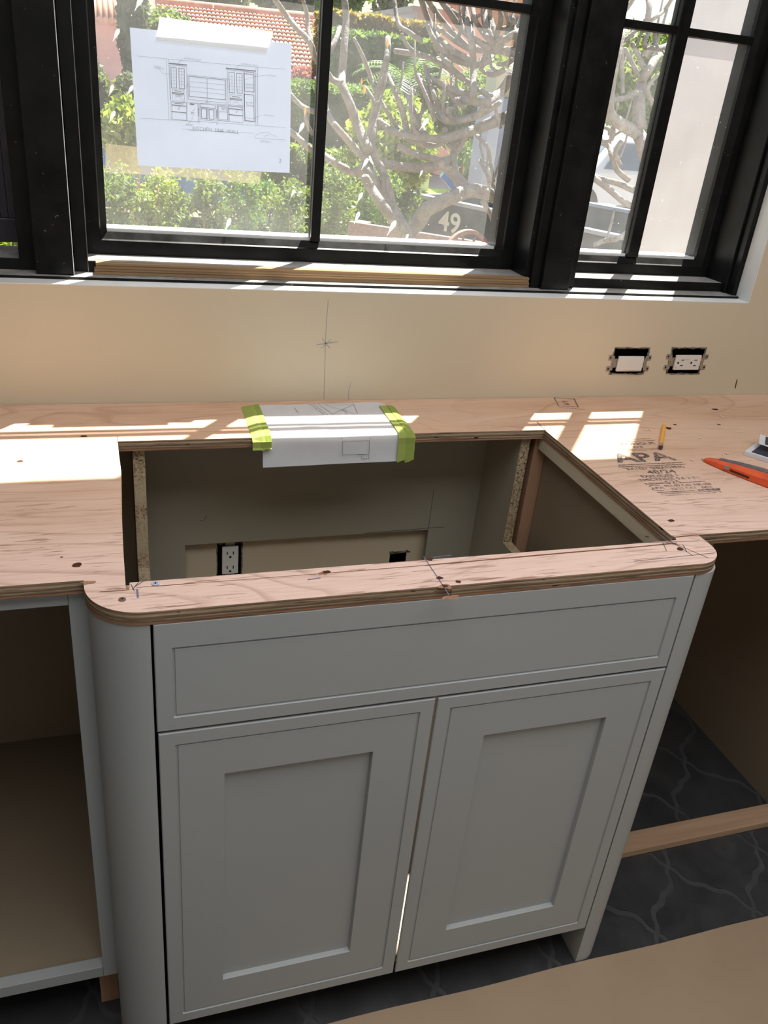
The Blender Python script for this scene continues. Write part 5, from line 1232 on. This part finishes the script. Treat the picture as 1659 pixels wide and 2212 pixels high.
# row of small slender shrubs along the yard
SR = [('leafy shrub at the far left of the centre window below the old tape', 190, 310, 345, 545, LF_MID, 4.6), ('yellow-green shrub under the left part of the taped drawing', 285, 400, 358, 545, LF_LIME, 4.75),
      ('green shrub under the middle of the taped drawing', 375, 500, 362, 545, LF_MID, 4.6), ('darker green shrub under the right part of the taped drawing', 470, 590, 366, 550, LF_HEDGE, 4.85),
      ('green shrub just left of the centre glazing bar', 565, 680, 385, 545, LF_MID, 4.9), ('yellow-green shrub just right of the centre glazing bar', 682, 780, 340, 560, LF_MID, 4.8), ('dark green shrub left of the skip', 755, 865, 330, 560, LF_HEDGE, 5.2)]
for i, (lb, x0, x1, y0, y1, mt, Y) in enumerate(SR):
    plant('slender_shrub', lb, 'shrub', x0, x1, y0, y1, Y, .30, mt, 3300, .036, 20 + i, 'loose', True, 'slender shrubs along the yard', .1, 0)
plant('bright_bush', 'bright lime bush at the left edge behind the drawing', 'bush', 215, 330, 200, 380, 5.6, .4, LF_LIME, 3600, .075, 41, 'ell', True, None, .4, .55)
plant('lime_bush', 'large lime-yellow bush behind the branches right of the glazing bar', 'bush', 745, 945, 190, 430, 6.3, .7, LF_LIME, 7000, .075, 42, 'ell', True, None, .4, .6)
plant('green_bush', 'broad green bush between the palm and the grey gate', 'bush', 925, 1085, 165, 330, 11.9, .4, LF_MID, 5200, .10, 71, 'ell', True, None, .35, .6)
plant('green_bush', 'bright green bush behind the skip', 'bush', 955, 1070, 295, 430, 11.0, .5, LF_HEDGE, 2800, .09, 43, 'ell', True, None, .4, .6)
plant('clipped_hedge', 'clipped bright green hedge behind the centre glazing bar', 'hedge', 625, 800, 178, 440, 8.2, .45, LF_HEDGE, 6500, .06, 44, 'box', True, None, .85, .88)
plant('low_hedge', 'olive green hedge filling the gap behind the slender shrubs', 'hedge', 560, 900, 320, 470, 7.4, .2, LF_MID, 6500, .075, 45, 'box', False, None, .6, .6)
plant('rust_topped_hedge', 'tall hedge with rust-orange new growth in front of the grey house', 'hedge', 690, 925, 38, 190, 12.3, .5, LF_ORANGE, 5500, .12, 46, 'box', False, None, .85, .9)
plant('shade_hedge', 'dark green hedge right of the tiled roof', 'hedge', 700, 930, 75, 230, 11.3, .45, LF_HEDGE, 5500, .11, 47, 'box', False, None, .85, .9)
plant('cypress', 'tall dark cypress left of the tiled roof', 'tree', 248, 330, -140, 230, 11.1, .5, LF_CYP, 9000, .10, 48, 'col', True, None, .5, .75)
plant('dark_evergreen', 'grey-green evergreen at the left edge of the centre window', 'tree', 120, 246, 95, 330, 11.7, .5, LF_CYP, 7000, .12, 49, 'ell', True, None, .5, .75)
plant('green_tree', 'mid green tree between the cypress and the tiled roof', 'tree', 282, 440, 10, 160, 12.3, .5, LF_MID, 5500, .085, 50, 'ell', True, None, .4, .65)
plant('shaded_shrub', 'dark shrub below the left edge of the tiled roof', 'bush', 225, 350, 150, 300, 8.5, .28, LF_CYP, 3600, .09, 51, 'ell', True, None, .4, .7)
plant('grey_tree', 'pale grey-green tree behind the tiled roof', 'tree', 330, 560, -160, 60, 24, 2.0, LF_GREY, 5000, .28, 52, 'ell', True, None, .3, .7)
plant('grey_tree', 'olive tree behind the right end of the tiled roof', 'tree', 520, 730, -180, 85, 29, 2.0, LF_GREY, 5000, .28, 53, 'ell', True, None, .3, .7)
plant('green_tree', 'bright green tree above the rust-orange hedge', 'tree', 680, 800, -160, 60, 20, 1.5, LF_HEDGE, 5000, .2, 54, 'ell', True, None, .3, .7)
plant('bare_grey_tree', 'thin grey tree against the sky left of the grey house', 'tree', 790, 905, -150, 60, 27, 1.2, LF_GREY, 2200, .20, 55, 'ell', True, None, .2, 0)
plant('green_tree', 'green tree behind the roof seen through the branches', 'tree', 1000, 1130, 110, 260, 15.5, .8, LF_MID, 4000, .13, 56, 'ell', True, None, .3, .7)
plant('magenta_shrub', 'magenta flowering shrub below the end of the tiled roof', 'shrub', 625, 690, 140, 185, 11.5, .3, FLOWER, 1500, .07, 57, 'ell', True, None, .4, .7)
plant('street_bush', 'dark clipped bush across the street in the right window', 'bush', 1335, 1400, 335, 395, 14.6, .5, LF_DARK, 2500, .09, 58, 'ell', True, None, .6, .8)
plant('street_bush', 'small bright green bush across the street in the right window', 'bush', 1280, 1322, 340, 380, 14.4, .3, LF_HEDGE, 1400, .08, 59, 'ell', True, None, .6, .8)
plant('street_tree', 'green tree across the street behind the right window branches', 'tree', 1280, 1560, 40, 320, 20, 2.0, LF_MID, 6500, .24, 60, 'ell', True, None, .3, .7)
plant('left_tree', 'green tree outside the open left casement', 'tree', -240, 60, 380, 620, 5.0, .6, LF_MID, 4500, .08, 61, 'ell', True, None, .3, .6)
# palms
def palm(label, px, py, Y, R_, seed):
    c = at(px, py, Y); t = thing('palm', label, 'palm', (c.x, Y, GZ)); rd = random.Random(seed)
    m = MB(); m.tube([(c.x, Y, GZ), (c.x, Y, c.z)], [.12, .09], 10); m.build('trunk', BARK, t)
    for i in range(16):
        a = i * 2.4; el = rd.uniform(.1, 1.1); m = MB(); prev = Vector(c); d = Vector((math.cos(a) * math.cos(el), math.sin(a) * math.cos(el), math.sin(el)))
        pts = [prev]
        for k in range(9): pts.append(pts[-1] + d * R_ / 9); d = (d + Vector((0, 0, -.16))).normalized()
        m.tube(pts, .008, 4)
        for k in range(1, 10):
            for h in (0, .5):
                q = pts[k] * (1 - h) + pts[k - 1] * h; f = (pts[k] - pts[k - 1]).normalized(); sd_ = f.cross(Vector((0, 0, 1))).normalized()
                for s_ in (-1, 1):
                    e = q + sd_ * s_ * R_ * .26 + f * R_ * .14 - Vector((0, 0, R_ * .05)); m.add([q, q + f * .02 * R_ * 1.6, e], [(0, 1, 2)])
        m.build('frond', LF_HEDGE, t, fix=False)
palm('feathery palm beyond the clipped hedge behind the branches', 885, 185, 9.7, .75, 5)
palm('small palm at the right end of the centre window', 1060, 185, 13.0, 1.0, 6)

# --- houses
# tiled-roof house: ridge and eave from the picture at real distances
hs = thing('tiled_house', 'salmon house with a long terracotta barrel-tile roof', 'house', (3, 16.5, GZ))
e0 = at(455, 60, 14.0); 
RA = at(338, -8, 17.5); RB = at(735, 92, 16.0)      # ridge ends
EA = at(355, 75, 15.0); EB = at(770, 172, 13.2)     # eave ends
EA.z = EB.z = (at(640, 150, 13.8)).z; 
RA.z = RB.z = (RA.z + at(640, 60, 16.4).z) / 2
ridge = (RB - RA).normalized()
nn_ = (EB - EA).cross(RA - EA).normalized()
if nn_.z < 0: nn_ = -nn_
m = MB(); ext = -2.5
m.add([EA, EB, RB, RA, EA - nn_ * .1, EB - nn_ * .1, RB - nn_ * .1, RA - nn_ * .1], [(0, 1, 2, 3), (7, 6, 5, 4), (0, 4, 5, 1), (1, 5, 6, 2), (3, 2, 6, 7), (0, 3, 7, 4)]); rf = m.build('roof', ROOFT, hs)
cols, rows = 44, 13
def tile_geo(mb, P, along, down, wid, ln2):
    n = 4; vs = []
    for k in (0, 1):
        for i in range(n + 1):
            a = math.pi * i / n; vs.append(P + along * (wid / 2 * (1 - math.cos(a)) - wid / 2) + nn_ * (wid * .38 * math.sin(a) + .012 + (.035 if k else 0)) + down * (ln2 * k))
    mb.add(vs, [(i, i + 1, i + n + 2, i + n + 1) for i in range(n)] + [list(range(n + 1, 2 * n + 2))])
cnt = 0; stuff = MB()
for i in range(cols):
    u = (i + .5) / cols; a = EA.lerp(EB, u); r_ = RA.lerp(RB, u); dn = (a - r_); L2 = dn.length / rows; dn.normalize(); wid = (EB - EA).length / cols * .98
    for j in range(rows):
        P = r_ + dn * L2 * j
        if i >= cols - 23 and cnt < 299:
            mb_ = MB(); tile_geo(mb_, P, ridge, dn, wid, L2 * 1.08); me = mb_.mesh('roof_tile', ROOFT); o = bpy.data.objects.new('roof_tile', me); COL.objects.link(o); o.parent = hs; o.location = -hs.location; cnt += 1
        else: tile_geo(stuff, P, ridge, dn, wid, L2 * 1.08)
o = stuff.build('roof_tiles', ROOFT, hs, fix=False); o['kind'] = 'stuff'
m = MB(); m.tube([RA + Vector((0, 0, .03)), RB + Vector((0, 0, .03))], .10, 8); m.build('ridge_tile', ROOFT, hs)
in_ = Vector((-ridge.y, ridge.x, 0)); 
if in_.y < 0: in_ = -in_
wa, wb = EA + in_ * .45, EB + in_ * .45; wc_, wd_ = EB + in_ * 2.2 , EA + in_ * 2.2
m = MB(); m.add([(wa.x, wa.y, GZ - .4), (wb.x, wb.y, GZ - .4), (wc_.x, wc_.y, GZ - .4), (wd_.x, wd_.y, GZ - .4), (wa.x, wa.y, EA.z + .02), (wb.x, wb.y, EA.z + .02), (wc_.x, wc_.y, EA.z + .02), (wd_.x, wd_.y, EA.z + .02)], [(0, 1, 5, 4), (1, 2, 6, 5), (2, 3, 7, 6), (3, 0, 4, 7)]); m.build('wall', PINKW, hs)
# small house piece at far left
h2 = thing('salmon_house', 'small salmon house corner with a tiled roof behind the dark evergreens', 'house', (at(235, 60, 15).x, 15.2, GZ))
q0, q1 = at(205, 40, 15), at(262, 20, 15)
m = MB(); m.box(q0.x, q1.x, 15.0, 17, GZ, at(235, 45, 15).z); m.build('wall', PINKW, h2)
m = MB(); z_ = at(235, 55, 15).z; m.prism([(14.8, z_), (14.8, z_ + .06), (16.0, z_ + .62), (17.2, z_ + .06), (17.2, z_)], q0.x - .2, q1.x + .2, 'x'); m.build('roof', ROOFT, h2)
for i in range(9):
    m = MB(); x = q0.x - .18 + i * (q1.x - q0.x + .36) / 9; m.tube([(x, 14.78, z_ + .07), (x, 16.0, z_ + .64)], .05, 6); m.build('roof_tile', ROOFT, h2)
# lower salmon roof fragment
# grey house
gh = thing('grey_house', 'pale grey house with a dark window behind the branches', 'house', (at(960, 100, 21).x, 21.5, GZ))
q0, q1 = at(895, 100, 21), at(990, 100, 21); zt2 = at(945, 33, 21).z
m = MB(); m.box(q0.x, q1.x + .9, 21, 25, GZ, zt2); m.build('wall', GREYH, gh)
m = MB(); m.box(q0.x - .2, q1.x + 1.1, 20.8, 25.2, zt2, zt2 + .12); m.build('roof', CONC, gh)
wq = at(967, 80, 20.98); m = MB(); m.box(wq.x - .25, wq.x + .25, 20.96, 21.02, wq.z - .35, wq.z + .45); w_ = m.build('window', CARGL, gh)
# pink house upper right and its roof
ph = thing('pink_house', 'pink stucco house high at the right end of the centre window', 'house', (at(1110, 60, 17).x, 17.5, GZ))
q0, q1 = at(1060, 60, 17), at(1200, 60, 17); m = MB(); m.box(q0.x, q1.x, 17, 20, GZ, at(1110, -20, 17).z); m.build('wall', PINKW, ph)
m = MB(); m.box(q0.x - .3, q1.x + .3, 16.7, 20.3, at(1110, -20, 17).z, at(1110, -20, 17).z + .15); m.build('roof', ROOFT, ph)
wq = at(1112, 62, 16.98); m = MB(); m.box(wq.x - .2, wq.x + .2, 16.96, 17.01, wq.z - .2, wq.z + .2); m.build('window', CARGL, ph)
# low tan roof seen through branches
th = thing('garden_shed', 'low building with a tan barrel-tile roof behind the palm', 'shed', (at(905, 145, 13).x, 13, GZ))
q0, q1 = at(868, 150, 14.8), at(960, 130, 14.8); z_ = at(905, 165, 14.8).z
m = MB(); m.box(q0.x, q1.x, 14.9, 16.4, GZ, z_); m.build('wall', CREAM, th)
m = MB(); m.prism([(14.7, z_), (14.7, z_ + .04), (15.6, z_ + .34), (16.5, z_ + .04), (16.5, z_)], q0.x - .1, q1.x + .1, 'x'); m.build('roof', CREAM, th)
for i in range(10):
    m = MB(); x = q0.x - .06 + i * (q1.x - q0.x + .12) / 9; m.tube([(x, 14.68, z_ + .05), (x, 15.6, z_ + .36)], .045, 6); m.build('roof_tile', CREAM, th)
# cream gate pillar with a grey gate below
gp = thing('gate_pillar', 'cream stucco pillar on a grey base at the right end of the centre window', 'pillar', (at(1092, 200, 9.6).x, 9.7, GZ))
q0, q1 = at(1070, 190, 9.6), at(1125, 190, 9.6); zz = at(1095, 212, 9.6).z
m = MB(); m.box(q0.x, q1.x, 9.6, 9.95, zz, at(1095, 150, 9.6).z); m.build('shaft', CREAM, gp, .01)
m = MB(); m.box(q0.x - .05, q1.x + .05, 9.55, 10.0, GZ, zz); m.build('plinth', GREYH, gp, .01)

# --- a dark truck bed beyond the skip, in the right window
tb = thing('dark_trailer', 'dark flat-sided trailer beyond the skip in the right window', 'trailer', (at(1300, 500, 9.6).x, 10, GZ))
q0, q1 = at(1215, 480, 9.6), at(1420, 480, 9.6); zz = at(1300, 462, 9.6).z
m = MB(); m.box(q0.x, q1.x, 9.6, 11.0, GZ + .35, zz); m.build('trailer_body', SKIP, tb, .02)
m = MB(); m.box(q0.x, q1.x, 9.57, 9.63, zz, zz + .03); m.build('top_rail', SKIPR, tb)
for x in (q0.x + .5, q1.x - .5):
    m = MB(); m.tube([(x, 9.62, GZ + .3), (x, 9.82, GZ + .3)], .3, 16); m.build('wheel', TYRE, tb)
